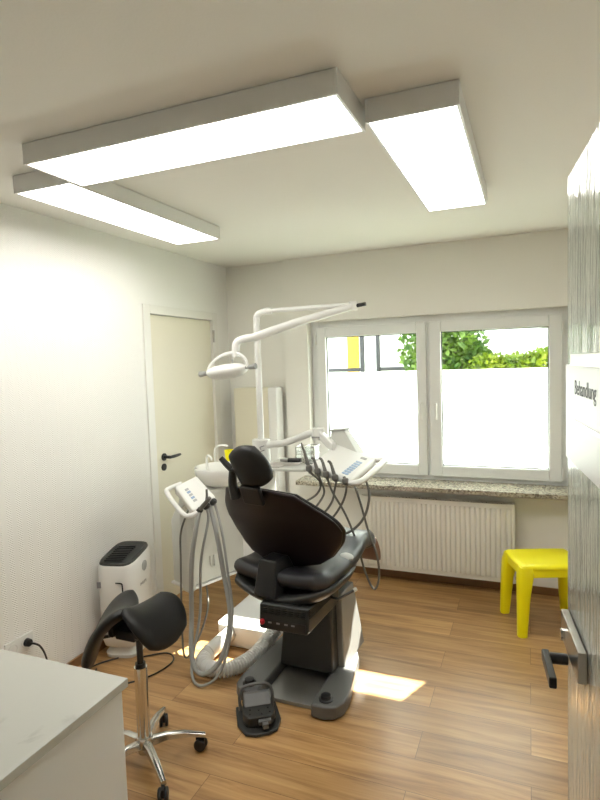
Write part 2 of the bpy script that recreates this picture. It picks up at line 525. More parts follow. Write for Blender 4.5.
for hx, s in ((-0.772, 1), (-0.659, -1)):
    h = B().box(hx - 0.014, hx + 0.014, 4.308, 4.318, 1.305, 1.385)
    h.build('handle_plate', M['whiteplastic'], win, bevel=0.003)
    B().cyl((hx, 4.312, 1.365), (hx, 4.285, 1.365), 0.010).box(hx - 0.010, hx + 0.010, 4.272, 4.288, 1.250, 1.378).build('handle', M['whiteplastic'], win, bevel=0.004)
for hx in (-1.628, 0.221):
    for hz in (1.90, 0.87):
        B().cyl((hx, 4.312, hz - 0.045), (hx, 4.312, hz + 0.045), 0.0075, seg=12).build('hinge', M['whiteplastic'], win)
B().box(-0.80, -0.745, 4.311, 4.317, 1.988, 2.006).build('hinge_cover', M['whiteplastic'], win)
struct(B().box(-1.735, 0.60, 4.045, 4.345, 0.742, 0.778).build('trim_window_sill', M['granite'], bevel=0.004))
# ------------------------------------------------------------------ cream door in the left wall
dr = B().box(XL - 0.045, XL - 0.012, 3.211, 4.03, 0.006, 2.09)
door = struct(dr.build('door_1', M['leaf'], bevel=0.003))
fr = B().box(XL - 0.10, XL + 0.012, 3.135, 3.209, 0, 2.157).box(XL - 0.10, XL + 0.012, 4.032, 4.11, 0, 2.157).box(XL - 0.10, XL + 0.012, 3.209, 4.032, 2.093, 2.157)
fr.build('door_frame', M['frame'], door, bevel=0.004)
B().box(XL - 0.2, XL - 0.10, 3.1, 4.15, 0, 2.2).build('door_lining', M['frame'], door)
hb = B().cyl((XL - 0.012, 3.315, 1.068), (XL - 0.004, 3.315, 1.068), 0.027).cyl((XL - 0.004, 3.315, 1.068), (XL + 0.048, 3.315, 1.068), 0.011)
hb.tube([(XL + 0.045, 3.312, 1.068), (XL + 0.048, 3.36, 1.068), (XL + 0.046, 3.40, 1.068), (XL + 0.040, 3.445, 1.068)], [0.011, 0.012, 0.011, 0.009], seg=12)
hb.build('door_handle', M['black'], door)
B().cyl((XL - 0.012, 3.308, 0.995), (XL - 0.004, 3.308, 0.995), 0.026).build('keyhole_plate', M['black'], door)
for hz in (0.35, 1.96):
    B().cyl((XL + 0.018, 4.031, hz - 0.05), (XL + 0.018, 4.031, hz + 0.05), 0.009, seg=12).build('hinge', M['steel'], door)

# ------------------------------------------------------------------ glass door standing open at the right
E0 = V(0.075, 1.30, 0); DD = V(0.1025, -0.9947, 0).normalized(); DN = V(-DD.y, DD.x, 0)   # DN points to +x, away from the camera's side
if DN.x < 0: DN = -DN
def GD(s, n, z):
    return E0 + DD * s + DN * n + V(0, 0, z)
gd = thing('glass_door', 'open door of rippled grey-green glass with a white room sign', 'door', GD(0.43, 0, 0.0))
B().hexa([GD(0, 0.0005, 0.008), GD(0.86, 0.0005, 0.008), GD(0.86, 0.0085, 0.008), GD(0, 0.0085, 0.008), GD(0, 0.0005, 2.078), GD(0.86, 0.0005, 2.078), GD(0.86, 0.0085, 2.078), GD(0, 0.0085, 2.078)]).build('glass_panel', M['rain'], gd)
def slab(s0, s1, n0, n1, z0, z1):
    return [GD(s0, n0, z0), GD(s1, n0, z0), GD(s1, n1, z0), GD(s0, n1, z0), GD(s0, n0, z1), GD(s1, n0, z1), GD(s1, n1, z1), GD(s0, n1, z1)]
sg = B().hexa(slab(0.068, 0.60, -0.004, -0.0005, 1.50, 1.694)).build('sign_plate', M['white'], gd, bevel=0.0008)
lettering('lettering', 'Behandlung', 0.040, GD(0.103, -0.0042, 1.639), DD, (0, 0, 1), M['darkprint'], sg)
B().hexa(slab(0.068, 0.60, -0.006, -0.0005, 1.694, 1.717)).build('sign_rail', M['steel'], sg, bevel=0.0008)
B().hexa(slab(0.105, 0.60, -0.0052, -0.004, 1.583, 1.589)).build('sign_line', M['steel'], sg)
B().hexa(slab(0.0, 0.066, -0.003, -0.0005, 1.50, 1.695)).build('edge_strip', M['white'], gd)  # plain white strip along the free edge, level with the sign
# lock case and lever
lk = B().hexa(slab(0.017, 0.205, -0.016, -0.001, 1.112, 1.172)).build('lock_case', M['steel'], gd, bevel=0.002)
B().cyl(GD(0.105, -0.016, 1.105), GD(0.105, -0.052, 1.105), 0.011, seg=16).hexa(slab(0.09, 0.20, -0.064, -0.050, 1.094, 1.116)).build('lever', M['black'], lk, bevel=0.003)
B().cyl(GD(0.06, -0.016, 1.135), GD(0.06, -0.024, 1.135), 0.012, seg=16).build('key_cylinder', M['chrome'], lk)
B().hexa(slab(0.017, 0.205, 0.0085, 0.026, 1.09, 1.185)).build('lock_case', M['black'], gd, bevel=0.002)
for z in (0.25, 1.85):
    B().hexa(slab(0.79, 0.86, -0.006, 0.016, z, z + 0.09)).build('hinge', M['steel'], gd, bevel=0.002)
_jp = GD(0.86, 0, 0)
struct(B().box(_jp.x + 0.0, _jp.x + 0.14, _jp.y - 0.10, _jp.y - 0.005, 0, H).build('trim_door_jamb', M['frame'], bevel=0.004))

# ------------------------------------------------------------------ ceiling lights
for (x0, x1, y0, y1, lab) in ((-1.742, -0.507, 1.585, 1.885, 'long white ceiling light panel running across the room, nearest the camera'),
                              (-0.489, -0.192, 1.814, 3.035, 'white ceiling light panel at the right, pointing to the window'),
                              (-2.062, -1.747, 1.816, 3.030, 'white ceiling light panel at the left, beside the cream door wall')):
    c = ((x0 + x1) / 2, (y0 + y1) / 2, H)
    t = thing('ceiling_light', lab, 'lamp', c, 'surface mounted ceiling lights')
    z0, z1, r = 2.488, H - 0.002, 0.010
    B().box(x0, x0 + r, y0, y1, z0, z1).box(x1 - r, x1, y0, y1, z0, z1).box(x0 + r, x1 - r, y0, y0 + r, z0, z1).box(x0 + r, x1 - r, y1 - r, y1, z0, z1).box(x0 + r, x1 - r, y0 + r, y1 - r, z1 - 0.01, z1).build('housing', M['white'], t, bevel=0.0015)
    B().box(x0 + r, x1 - r, y0 + r, y1 - r, z0 + 0.003, z0 + 0.008).build('diffuser', M['emit'], t)

# ------------------------------------------------------------------ outside
struct(B().box(-14, 10, 4.55, 24, -0.6, -0.45).build('ground', M['lawn']))
bd = thing('apartment_house', 'white rendered house with a yellow stripe seen through the left window pane', 'building', (-3.5, 9.4, -0.45))
B().box(-6.5, 1.8, 9.1, 12.0, -0.45, 5.5).build('wall', M['render'], bd)
B().box(-2.85, -2.655, 9.06, 9.1, -0.45, 5.5).build('yellow_stripe', M['yrender'], bd)
for x in (-2.585, -2.315):
    B().box(x - 0.022, x + 0.022, 9.0, 9.1, -0.45, 5.5).build('dark_post', M['slate'], bd)
B().box(-3.4, -2.62, 9.03, 9.1, 1.545, 1.60).build('ledge', M['slate'], bd)
B().box(-2.29, -1.2, 9.03, 9.1, 1.545, 1.60).build('ledge', M['slate'], bd)
B().box(0.18, 1.2, 9.04, 9.1, 2.12, 2.15).build('ledge', M['slate'], bd)

def crown(blobs, n, size, seed):
    rnd = random.Random(seed)
    bm = B()
    for _ in range(n):
        c, r = rnd.choice(blobs)
        d = Vector((rnd.gauss(0, 1), rnd.gauss(0, 1), rnd.gauss(0, 1))).normalized()
        q = rnd.random() ** 0.35
        p = Vector((c[0] + d.x * r[0] * q, c[1] + d.y * r[1] * q, c[2] + d.z * r[2] * q))
        a = Vector((rnd.gauss(0, 1), rnd.gauss(0, 1), rnd.gauss(0, 1))).normalized()
        b = a.cross(Vector((rnd.gauss(0, 1), rnd.gauss(0, 1), rnd.gauss(0, 1)))).normalized()
        s = size * (0.6 + 0.8 * rnd.random())
        vs = [bm.bm.verts.new(p + a * s), bm.bm.verts.new(p + b * s * 0.5), bm.bm.verts.new(p - a * s), bm.bm.verts.new(p - b * s * 0.5)]
        bm.bm.faces.new(vs)
    return bm
def plant(name, label, cat, base, h, blobs, n, size, m, seed):
    t = thing(name, label, cat, base)
    tb = B().tube([base, (base[0] + 0.03, base[1], base[2] + h * 0.5), (base[0], base[1], base[2] + h)], [0.07, 0.05, 0.02], seg=10)
    for k in range(5):
        a = k * 1.3
        tb.tube([(base[0], base[1], base[2] + h * 0.5), (base[0] + math.cos(a) * 0.2, base[1] + math.sin(a) * 0.2, base[2] + h * 0.85)], [0.03, 0.012], seg=6, smooth=False)
    tb.build('trunk', M['bark'], t)
    crown(blobs, n, size, seed).build('foliage', m, t)
plant('tree', 'leafy green tree behind the middle of the window, in front of the white house', 'tree', (-1.15, 7.9, -0.45), 2.0,
      [((-1.30, 7.9, 2.0), (0.42, 0.45, 0.75)), ((-0.95, 7.9, 2.1), (0.45, 0.45, 0.8)), ((-1.1, 7.8, 1.5), (0.5, 0.45, 0.5)), ((-0.72, 7.9, 1.6), (0.3, 0.35, 0.35))], 5200, 0.055, M['leafdark'], 3)
plant('shrub', 'yellow-green shrub right of the tree outside the right pane', 'shrub', (-0.35, 7.6, -0.45), 1.6,
      [((-0.45, 7.6, 1.55), (0.32, 0.3, 0.22)), ((-0.15, 7.6, 1.50), (0.28, 0.3, 0.26)), ((-0.3, 7.6, 1.1), (0.45, 0.35, 0.5))], 2600, 0.045, M['leaflight'], 5)
plant('shrub', 'yellow-green shrub at the far right edge of the right pane', 'shrub', (0.25, 7.5, -0.45), 1.6,
      [((0.15, 7.5, 1.55), (0.28, 0.3, 0.26)), ((0.5, 7.5, 1.45), (0.3, 0.3, 0.3)), ((0.25, 7.5, 1.1), (0.45, 0.35, 0.45))], 2600, 0.045, M['leaflight'], 8)

# ------------------------------------------------------------------ radiator
rd = thing('radiator', 'white panel radiator with vertical ribs under the window sill', 'radiator', (-0.66, 4.2, 0.1))
rx0, rx1, rz0, rz1 = -1.22, -0.098, 0.097, 0.668
pts = []
nr = 31
prof = [(rx0, 0.0)]
pw = (rx1 - rx0 - 0.04) / nr
for i in range(nr):
    a = rx0 + 0.02 + i * pw
    prof += [(a, 0.0), (a + pw * 0.22, 0.012), (a + pw * 0.70, 0.012), (a + pw, 0.0)]
prof.append((rx1, 0.0))
fp = B()
lo = [fp.bm.verts.new((x, 4.135 - d, rz0 + 0.035)) for x, d in prof]
hi = [fp.bm.verts.new((x, 4.135 - d, rz1 - 0.035)) for x, d in prof]
for i in range(len(prof) - 1):
    fp.bm.faces.new([lo[i], lo[i + 1], hi[i + 1], hi[i]])
fp.box(rx0, rx1, 4.1345, 4.150, rz0, rz0 + 0.035).box(rx0, rx1, 4.1345, 4.150, rz1 - 0.035, rz1).box(rx0 + 0.002, rx1 - 0.002, 4.138, 4.15, rz0 + 0.03, rz1 - 0.03)
fp.build('front_panel', M['radiator'], rd, angle=25)
B().box(rx0 + 0.004, rx1 - 0.004, 4.195, 4.205, rz0, rz1).build('rear_panel', M['radiator'], rd)
gr = B()
for k in range(44):
    x = rx0 + 0.015 + k * (rx1 - rx0 - 0.03) / 43
    gr.box(x - 0.0025, x + 0.0025, 4.150, 4.195, rz1 - 0.012, rz1 - 0.004)
gr.box(rx0, rx0 + 0.002, 4.15, 4.195, rz0, rz1).box(rx1 - 0.002, rx1, 4.15, 4.195, rz0, rz1)
gr.build('top_grille', M['radiator'], rd)
for x in (rx0 + 0.15, rx1 - 0.15):
    B().box(x - 0.02, x + 0.02, 4.205, 4.25, rz0 + 0.05, rz1 - 0.05).build('wall_bracket', M['radiator'], rd)
B().cyl((rx1 - 0.003, 4.165, rz0 + 0.03), (rx1 + 0.035, 4.165, rz0 + 0.03), 0.012).cyl((rx1 + 0.03, 4.165, rz0 + 0.035), (rx1 + 0.03, 4.165, 0.0), 0.008).cyl((rx1 + 0.03, 4.165, rz0 + 0.03), (rx1 + 0.03, 4.135, rz0 + 0.03), 0.012).build('valve', M['steel'], rd)

# ------------------------------------------------------------------ yellow stool
st = thing('stool', 'bright yellow plastic stool beside the radiator', 'stool', (0.06, 3.74, 0))
sa = math.radians(20)
def SP(u, v, z):
    return V(0.085 + u * math.cos(sa) - v * math.sin(sa), 3.780 + u * math.sin(sa) + v * math.cos(sa), z)
B().pillow(lambda u, v: SP(u * 0.208, v * 0.175, 0.420 - 0.006 * (1 - u * u) * (1 - v * v) + 0.0 * u), 0.020, 0.022, n=20, p=10, k=0.28).build('seat', M['yellow'], st, angle=60)
for sx in (-1, 1):
    for sy in (-1, 1):
        bt = B()
        def sect(hw, z, off, cx, cy):
            a = 0.012
            q = [(-hw, -hw + a), (-hw + a, -hw), (hw - a, -hw), (hw, -hw + a), (hw, hw - a), (hw - a, hw), (-hw + a, hw), (-hw, hw - a)]
            return [SP(cx + x, cy + y, z) for x, y in q]
        bt.rings([sect(0.027, 0.0, 0, sx * 0.200, sy * 0.165), sect(0.035, 0.25, 0, sx * 0.186, sy * 0.152), sect(0.043, 0.37, 0, sx * 0.172, sy * 0.140), sect(0.038, 0.423, 0, sx * 0.164, sy * 0.132)])
        bt.build('leg', M['yellow'], st, angle=50)
ap = B()
for (c, ux, hx, hy) in (((0, -0.158), 1, 0.15, 0.010), ((0, 0.158), 1, 0.15, 0.010), ((-0.190, 0), 0, 0.010, 0.12), ((0.190, 0), 0, 0.010, 0.12)):
    X = (SP(1, 0, 0) - SP(0, 0, 0)); Y = (SP(0, 1, 0) - SP(0, 0, 0))
    ap.obox(SP(c[0], c[1], 0.388), X, Y, (0, 0, 1), hx, hy, 0.026)
ap.build('apron', M['yellow'], st, bevel=0.006)

# ------------------------------------------------------------------ foreground counter
wt = B().box(XL + 0.002, -1.033, 0.25, 1.184, 0.836, 0.86).build('worktop', M['quartz'], bevel=0.002, org=(-1.7, 0.7, 0.836))
tag(wt, 'pale grey veined worktop on the white cabinet in the lower left corner', 'worktop')
cb = thing('base_cabinet', 'plain white base cabinet under the pale worktop, lower left corner', 'cabinet', (-1.7, 0.7, 0))
B().box(XL + 0.01, -1.046, 0.27, 1.172, 0.08, 0.834).build('body', M['white'], cb, bevel=0.002)
B().box(XL + 0.03, -1.09, 0.32, 1.14, 0.0, 0.08).build('plinth', M['white'], cb)
for k in range(2):
    x0 = XL + 0.012 + k * 0.695
    d = B().box(x0, x0 + 0.688, 0.25, 0.27, 0.085, 0.83).build('door', M['white'], cb, bevel=0.002)
    B().tube([(x0 + 0.25, 0.252, 0.74), (x0 + 0.25, 0.225, 0.74), (x0 + 0.44, 0.225, 0.74), (x0 + 0.44, 0.252, 0.74)], 0.005, seg=8, smooth=False).build('handle', M['steel'], d)

# wall socket with plug
so = thing('wall_socket', 'white double wall socket above the worktop corner', 'socket', (XL, 2.0, 0.31))
B().box(XL, XL + 0.010, 1.915, 2.085, 0.265, 0.352).build('cover_plate', M['whiteplastic'], so, bevel=0.003)
for y in (1.96, 2.04):
    B().lathe([(0.0, 0.0095), (0.030, 0.0095), (0.030, 0.013), (0.022, 0.013), (0.021, 0.0105), (0.0, 0.0105)], (XL, y, 0.309), axis=(1, 0, 0), seg=24).build('outlet', M['whiteplastic'], so)
pl = thing('power_plug', 'black angled plug and cord in the wall socket', 'plug', (XL + 0.02, 2.04, 0.305))
B().cyl((XL + 0.006, 2.04, 0.309), (XL + 0.036, 2.04, 0.309), 0.022, 0.019).build('plug_body', M['black'], pl, bevel=0.003)
B().tube([(XL + 0.036, 2.04, 0.306), (XL + 0.052, 2.055, 0.300), (XL + 0.056, 2.085, 0.27), (XL + 0.05, 2.12, 0.20), (XL + 0.04, 2.16, 0.06), (XL + 0.05, 2.22, 0.006), (-2.33, 2.42, 0.006), (-2.26, 2.52, 0.006)], [0.006, 0.0045, 0.0045], seg=8).build('cord', M['black'], pl)

# ------------------------------------------------------------------ air purifier
ac = V(-2.292, 2.655, 0)
pa = math.radians(-68)      # front of the purifier turned to the room
ap_ = thing('air_purifier', 'white tower air purifier with black slanted top by the left wall', 'air purifier', ac)
fx = V(math.cos(math.radians(13)), math.sin(math.radians(13)), 0); fy = V(-fx.y, fx.x, 0)
def APt(u, v, z):
    return ac + fx * u + fy * v + V(0, 0, z)
def ap_outline(sx, sy, n=56, e=4.2):
    o = []
    for k in range(n):
        t = 2 * PI * k / n
        c, s = math.cos(t), math.sin(t)
        o.append((sx * math.copysign(abs(c) ** (2 / e), c), sy * math.copysign(abs(s) ** (2 / e), s)))
    return o
def ap_ring(z, sx, sy, tilt=0.0):
    return [APt(u, v, z + tilt * (v / 0.19)) for u, v in ap_outline(sx, sy)]
B().rings([ap_ring(0.055, 0.08, 0.115), ap_ring(0.075, 0.105, 0.145), ap_ring(0.12, 0.115, 0.158), ap_ring(0.40, 0.118, 0.163, 0.0), ap_ring(0.575, 0.116, 0.161, 0.025), ap_ring(0.588, 0.111, 0.156, 0.026)]).build('body', M['whiteplastic'], ap_, angle=50)
B().rings([ap_ring(0.0, 0.10, 0.13), ap_ring(0.02, 0.104, 0.134), ap_ring(0.035, 0.085, 0.115), ap_ring(0.06, 0.07, 0.10)]).build('base', M['whiteplastic'], ap_, angle=50)
B().rings([ap_ring(0.5885, 0.110, 0.155, 0.026), ap_ring(0.598, 0.106, 0.151, 0.026), ap_ring(0.600, 0.092, 0.137, 0.026), ap_ring(0.594, 0.086, 0.13, 0.026)]).build('top_panel', M['dark'], ap_, angle=50)
g = B()
for k in range(9):
    v = -0.105 + k * 0.0225
    hw = 0.085
    g.obox(APt(-0.018, v, 0.598 + 0.026 * v / 0.19), fx, fy, (0, 0, 1), 0.055, 0.004, 0.0025)
g.build('outlet_grille', M['black'], ap_)
B().lathe([(0.0, 0), (0.030, 0), (0.032, 0.003), (0.026, 0.005), (0.0, 0.005)], APt(0.117, 0.015, 0.515), axis=fx, seg=28).build('air_quality_display', M['panelgrey'], ap_)
lettering('lettering', 'PHILIPS', 0.026, APt(0.1186, -0.05, 0.41), fy, (0, 0, 1), M['mark'], ap_)
# side facing the camera: recessed grip and a small plate
def apside(u, z): return APt(u, -0.1635, z)
B().obox(apside(-0.085, 0.455), fx, fy, (0, 0, 1), 0.012, 0.002, 0.018).build('rating_plate', M['mark'], ap_)
B().tube([apside(0.02, 0.47), apside(0.055, 0.468), apside(0.062, 0.45), apside(0.062, 0.36)], 0.004, seg=8, n=4).build('grip_slot', M['black'], ap_)
cd = B().tube([(-2.15, 2.56, 0.006), (-2.02, 2.66, 0.006), (-1.93, 2.60, 0.006), (-1.95, 2.44, 0.006), (-2.06, 2.30, 0.006), (-2.22, 2.26, 0.006), (-2.30, 2.38, 0.006)], 0.0045, seg=8).build('floor_cord', M['black'], None, org=(-2.1, 2.45, 0))
tag(cd, 'thin black cord looped on the floor beside the air purifier', 'cord')

# ------------------------------------------------------------------ saddle stool
sc = V(-1.56, 1.87, 0)
ss = thing('saddle_stool', 'black split saddle stool on a chrome column and star base', 'stool', sc)
B().cyl(sc + V(0, 0, 0.085), sc + V(0, 0, 0.43), 0.028).build('column', M['chrome'], ss)
B().cyl(sc + V(0, 0, 0.425), sc + V(0, 0, 0.60), 0.014).cyl(sc + V(0, 0, 0.43), sc + V(0, 0, 0.447), 0.022).build('gas_spring', M['black'], ss)
B().lathe([(0.0, 0.045), (0.028, 0.045), (0.032, 0.06), (0.040, 0.10), (0.034, 0.118), (0.0, 0.118)], sc).build('hub', M['alu'], ss)
for k in range(5):
    a = math.radians(36 + 72 * k)
    d = V(math.cos(a), math.sin(a), 0); n = V(-d.y, d.x, 0)
    lg = B()
    rs = []
    for t, z, hw, hh in ((0.02, 0.088, 0.021, 0.020), (0.09, 0.100, 0.019, 0.015), (0.17, 0.094, 0.016, 0.012), (0.235, 0.078, 0.013, 0.010), (0.262, 0.070, 0.012, 0.010)):
        c = sc + d * t + V(0, 0, z)
        rs.append([c + n * (hw * x) + V(0, 0, hh * y) for x, y in ((-1, -0.7), (-0.7, -1), (0.7, -1), (1, -0.7), (0.8, 0.7), (0.4, 1), (-0.4, 1), (-0.8, 0.7))])
    lo_ = lg.rings(rs).build('leg', M['alu'], ss, angle=45)
    e = sc + d * 0.252
    ca = a + 1.1 + k * 0.8
    cx = V(math.cos(ca), math.sin(ca), 0); cy = V(-cx.y, cx.x, 0)
    w_ = B().cyl(e + V(0, 0, 0.030), e + V(0, 0, 0.066), 0.007, seg=10)
    w0 = e + cy * 0.014 + V(0, 0, 0.0275)
    for s in (-1, 1):
        w_.lathe([(0.0, -0.008), (0.021, -0.008), (0.0265, -0.005), (0.0275, 0), (0.0265, 0.005), (0.021, 0.008), (0.0, 0.008)], w0 + cx * (0.013 * s), axis=cx, seg=24)
    w_.cyl(w0 - cx * 0.014, w0 + cx * 0.014, 0.012, seg=14)
    w_.obox(w0 + V(0, 0, 0.018), cx, cy, (0, 0, 1), 0.006, 0.020, 0.014)
    w_.build('caster', M['black'], lo_)
# seat halves: two padded leaves falling to either side of a slot
sth = math.radians(2)
sb = V(math.cos(sth), -math.sin(sth), 0); sg_ = V(math.sin(sth), math.cos(sth), 0)   # lateral and along-groove axes
def saddle(side):
    th0 = math.radians(2 if side > 0 else -30)
    sb = V(math.cos(th0), -math.sin(th0), 0); sg_ = V(math.sin(th0), math.cos(th0), 0)
    def f(u, v):
        # u: across the leaf, -1 at the slot .. 1 at the hem ; v: along the groove, -1 near the camera
        t = (u + 1) / 2
        arc = (0.245 if side > 0 else 0.275) * t
        R = 0.19
        th = arc / R
        lat = 0.018 + R * math.sin(min(th, 1.25)) * 0.95
        drop = R * (1 - math.cos(th))
        if side > 0:
            lat = 0.016 + 0.175 * math.sin(min(th, 1.25)); drop *= 1.0
        else:
            lat = -0.006 + 0.205 * math.sin(min(th, 1.3)); drop = drop * 1.40
        L = ((0.165 if side > 0 else 0.185) - 0.02 * t * t) * v
        rise = 0.055 * (v * v) * (1 - t) + 0.02 * (-v) * (1 - t)
        return sc + sb * (side * lat) + sg_ * (L - 0.02) + V(0, 0, 0.705 + rise - drop)
    return f
for side in (-1, 1):
    ff = saddle(side)
    B().pillow((lambda u, v, g=ff: g(u, v)) if side > 0 else (lambda u, v, g=ff: g(u, -v)), 0.026, 0.022, n=22, p=5, k=0.85).build('seat_half', M['leather'], ss, angle=70)
mh = B().box(sc.x - 0.05, sc.x + 0.05, sc.y - 0.09, sc.y + 0.08, 0.585, 0.63).box(sc.x - 0.10, sc.x + 0.09, sc.y - 0.02, sc.y + 0.05, 0.63, 0.645)
mh.box(sc.x - 0.07, sc.x - 0.045, sc.y - 0.11, sc.y + 0.05, 0.60, 0.665).box(sc.x + 0.045, sc.x + 0.07, sc.y - 0.09, sc.y + 0.05, 0.60, 0.665)
mh.build('tilt_mechanism', M['black'], ss, bevel=0.006)
B().tube([sc + V(-0.03, -0.06, 0.60), sc + V(-0.09, -0.10, 0.595), sc + V(-0.13, -0.11, 0.585)], 0.007, seg=8).build('adjusting_lever', M['black'], ss)

# ------------------------------------------------------------------ dental chair
phi = math.radians(12); cph, sph = math.cos(phi), math.sin(phi)
CP = V(-1.18, 2.60, 0)
def CH(u, v, z):
    return V(CP.x + u * cph + v * sph, CP.y - u * sph + v * cph, z)
dc = thing('dental_chair', 'dark brown-black dental treatment chair on an anthracite floor base', 'dental chair', (-1.12, 2.72, 0))
# base: U-shaped casting with an inlaid plate
out = [(-1.40, 2.95), (-1.425, 2.50), (-1.415, 2.43), (-1.385, 2.395), (-1.34, 2.38), (-1.275, 2.385), (-1.275, 2.70), (-1.255, 2.755), (-1.20, 2.775), (-1.06, 2.775), (-1.005, 2.755), (-0.985, 2.70), (-0.985, 2.385), (-0.92, 2.38), (-0.865, 2.40), (-0.835, 2.45), (-0.83, 2.52), (-0.885, 2.88), (-0.93, 2.99), (-1.35, 3.06)]
B().prism(out, (1, 0, 0), (0, 1, 0), (0, 0, 0.004), (0, 0, 0.068)).build('base_casting', M['darkmetal'], dc, bevel=0.012, seg=3)
B().box(-1.27, -0.99, 2.445, 2.77, 0.002, 0.022).build('base_plate', M['steelplate'], dc, bevel=0.003)
for x, y in ((-1.345, 2.445), (-0.925, 2.445)):
    B().lathe([(0.0, 0.070), (0.036, 0.070), (0.036, 0.078), (0.028, 0.082), (0.024, 0.096), (0.0, 0.098)], (x, y, 0), seg=24).build('levelling_cap', M['black'], dc)
# lifting column
B().hexa([(-1.27, 2.66, 0.07), (-0.965, 2.66, 0.07), (-0.925, 3.06, 0.07), (-1.31, 3.06, 0.07), (-1.25, 2.72, 0.47), (-0.985, 2.72, 0.47), (-0.965, 2.98, 0.47), (-1.27, 2.98, 0.47)]).build('column', M['dark'], dc, bevel=0.012)
B().hexa([(-0.965, 2.74, 0.072), (-0.925, 2.74, 0.072), (-0.90, 3.05, 0.072), (-0.94, 3.05, 0.072), (-0.985, 2.78, 0.46), (-0.945, 2.78, 0.46), (-0.935, 2.97, 0.46), (-0.975, 2.97, 0.46)]).build('column_cover', M['covergrey'], dc, bevel=0.008)
# motor box
mb = B().hexa([(-1.235, 2.36, 0.420), (-0.975, 2.36, 0.420), (-0.945, 2.74, 0.430), (-1.265, 2.74, 0.430), (-1.235, 2.375, 0.545), (-0.975, 2.375, 0.545), (-0.945, 2.76, 0.555), (-1.265, 2.76, 0.555)]).build('motor_box', M['dark'], dc, bevel=0.014, seg=3)
rb = B()
for k in range(5):
    z = 0.500 + k * 0.0095
    rb.hexa([(-0.976, 2.38, z), (-0.968, 2.38, z), (-0.938, 2.66, z + 0.006), (-0.946, 2.66, z + 0.006), (-0.976, 2.38, z + 0.004), (-0.968, 2.38, z + 0.004), (-0.938, 2.66, z + 0.010), (-0.946, 2.66, z + 0.010)])
    rb.box(-1.225, -0.985, 2.360 + 0.12 * (z - 0.49), 2.372, z, z + 0.004)
rb.build('cooling_ribs', M['dark'], mb)
B().box(-1.225, -0.985, 2.3585, 2.362, 0.436, 0.474).build('label_strip', M['black'], mb)
B().lathe([(0.0, 0), (0.014, 0), (0.014, 0.008), (0.010, 0.012), (0.0, 0.012)], (-1.212, 2.3585, 0.462), axis=(0, -1, 0), seg=20).build('power_button', M['red'], mb)
for k, x in enumerate((-1.172, -1.128, -1.086, -1.05)):
    B().box(x - 0.009, x + 0.009, 2.357, 2.359, 0.458, 0.466).build('marking', M['mark'], mb)
# seat shell, seat cushion and leg rest
def halfw(v):
    pts = [(-0.20, 0.24), (-0.05, 0.30), (0.15, 0.285), (0.40, 0.235), (0.60, 0.19), (0.78, 0.16)]
    for (a, x), (b, y) in zip(pts, pts[1:]):
        if v <= b:
            t = max(0, (v - a) / (b - a)); return x + (y - x) * t
    return pts[-1][1]
def seat_z(v):
    pts = [(-0.20, 0.665), (0.0, 0.625), (0.25, 0.635), (0.50, 0.665), (0.65, 0.645), (0.74, 0.565), (0.78, 0.49)]
    for (a, x), (b, y) in zip(pts, pts[1:]):
        if v <= b:
            t = max(0, (v - a) / (b - a)); t = t * t * (3 - 2 * t); return x + (y - x) * t
    return pts[-1][1]
def seat_f(u, v):
    vv = 0.29 + v * 0.46
    return CH(u * halfw(vv), vv, seat_z(vv) + 0.02 * abs(u) ** 3)
B().pillow(seat_f, 0.045, 0.06, n=28, p=9, k=0.3).build('seat', M['seatfab'], dc, angle=70)
def shell_f(u, v):
    vv = 0.10 + v * 0.29
    return CH(u * (halfw(vv) + 0.008), vv, 0.615 - 0.055 * (1 - u * u) + 0.01 * v)
B().pillow(shell_f, 0.02, 0.055, n=22, p=5, k=0.5).build('seat_shell', M['dark'], dc, angle=70)
B().obox(CH(0, 0.12, 0.545), CH(1, 0, 0) - CH(0, 0, 0), CH(0, 1, 0) - CH(0, 0, 0), (0, 0, 1), 0.14, 0.20, 0.035).build('seat_carrier', M['dark'], dc, bevel=0.01)
B().pillow(lambda u, v: CH(u * 0.15, 0.785 + 0.03 * v, 0.535 + v * -0.085), 0.006, 0.03, n=12, p=8, k=0.3).build('leg_rest_panel', M['bronze'], dc, angle=70)
B().lathe([(0, 0), (0.036, 0), (0.036, 0.01), (0.030, 0.014), (0, 0.014)], CH(0.235, 0.22, 0.672), axis=(0.2, -0.1, 1), seg=24).build('pivot_cap', M['hose'], dc)
lv = B().tube([CH(0.20, 0.06, 0.575), CH(0.27, 0.0, 0.545), CH(0.31, 0.0, 0.545), CH(0.36, 0.07, 0.575)], 0.007, seg=8, smooth=False)
lv.build('release_lever', M['black'], dc)
B().cyl(CH(0.358, 0.067, 0.574), CH(0.368, 0.081, 0.580), 0.010, seg=12).build('lever_knob', M['greyplastic'], dc)
# backrest
def back_path(w):
    """(v, z) of the spine at arc length w from the seat"""
    v, z, n = -0.02, 0.66, 40
    for i in range(n):
        s = w * (i + 0.5) / n
        a = math.radians(4 + 34 * min(1, max(0, (s - 0.02) / 0.30)))
        v -= math.sin(a) * w / n; z += math.cos(a) * w / n
    return v, z
def back_hw(w):
    pts = [(0.0, 0.20), (0.08, 0.30), (0.16, 0.345), (0.24, 0.36), (0.30, 0.345), (0.36, 0.315), (0.43, 0.27), (0.52, 0.215)]
    for (a, x), (b, y) in zip(pts, pts[1:]):
        if w <= b:
            t = max(0, (w - a) / (b - a)); return x + (y - x) * t
    return pts[-1][1]
def back_f(off):
    def f(u, v):
        w = 0.262 + 0.258 * v
        cv, cz = back_path(w)
        hw = back_hw(w)
        wing = 0.07 * u * u * (hw / 0.33)
        return CH(u * hw * 1.02 - 0.020, cv + wing + off, cz)
    return f
B().pillow(back_f(0.0), 0.012, 0.03, n=30, p=8, k=0.45).build('back_shell', M['brown'], dc, angle=70)
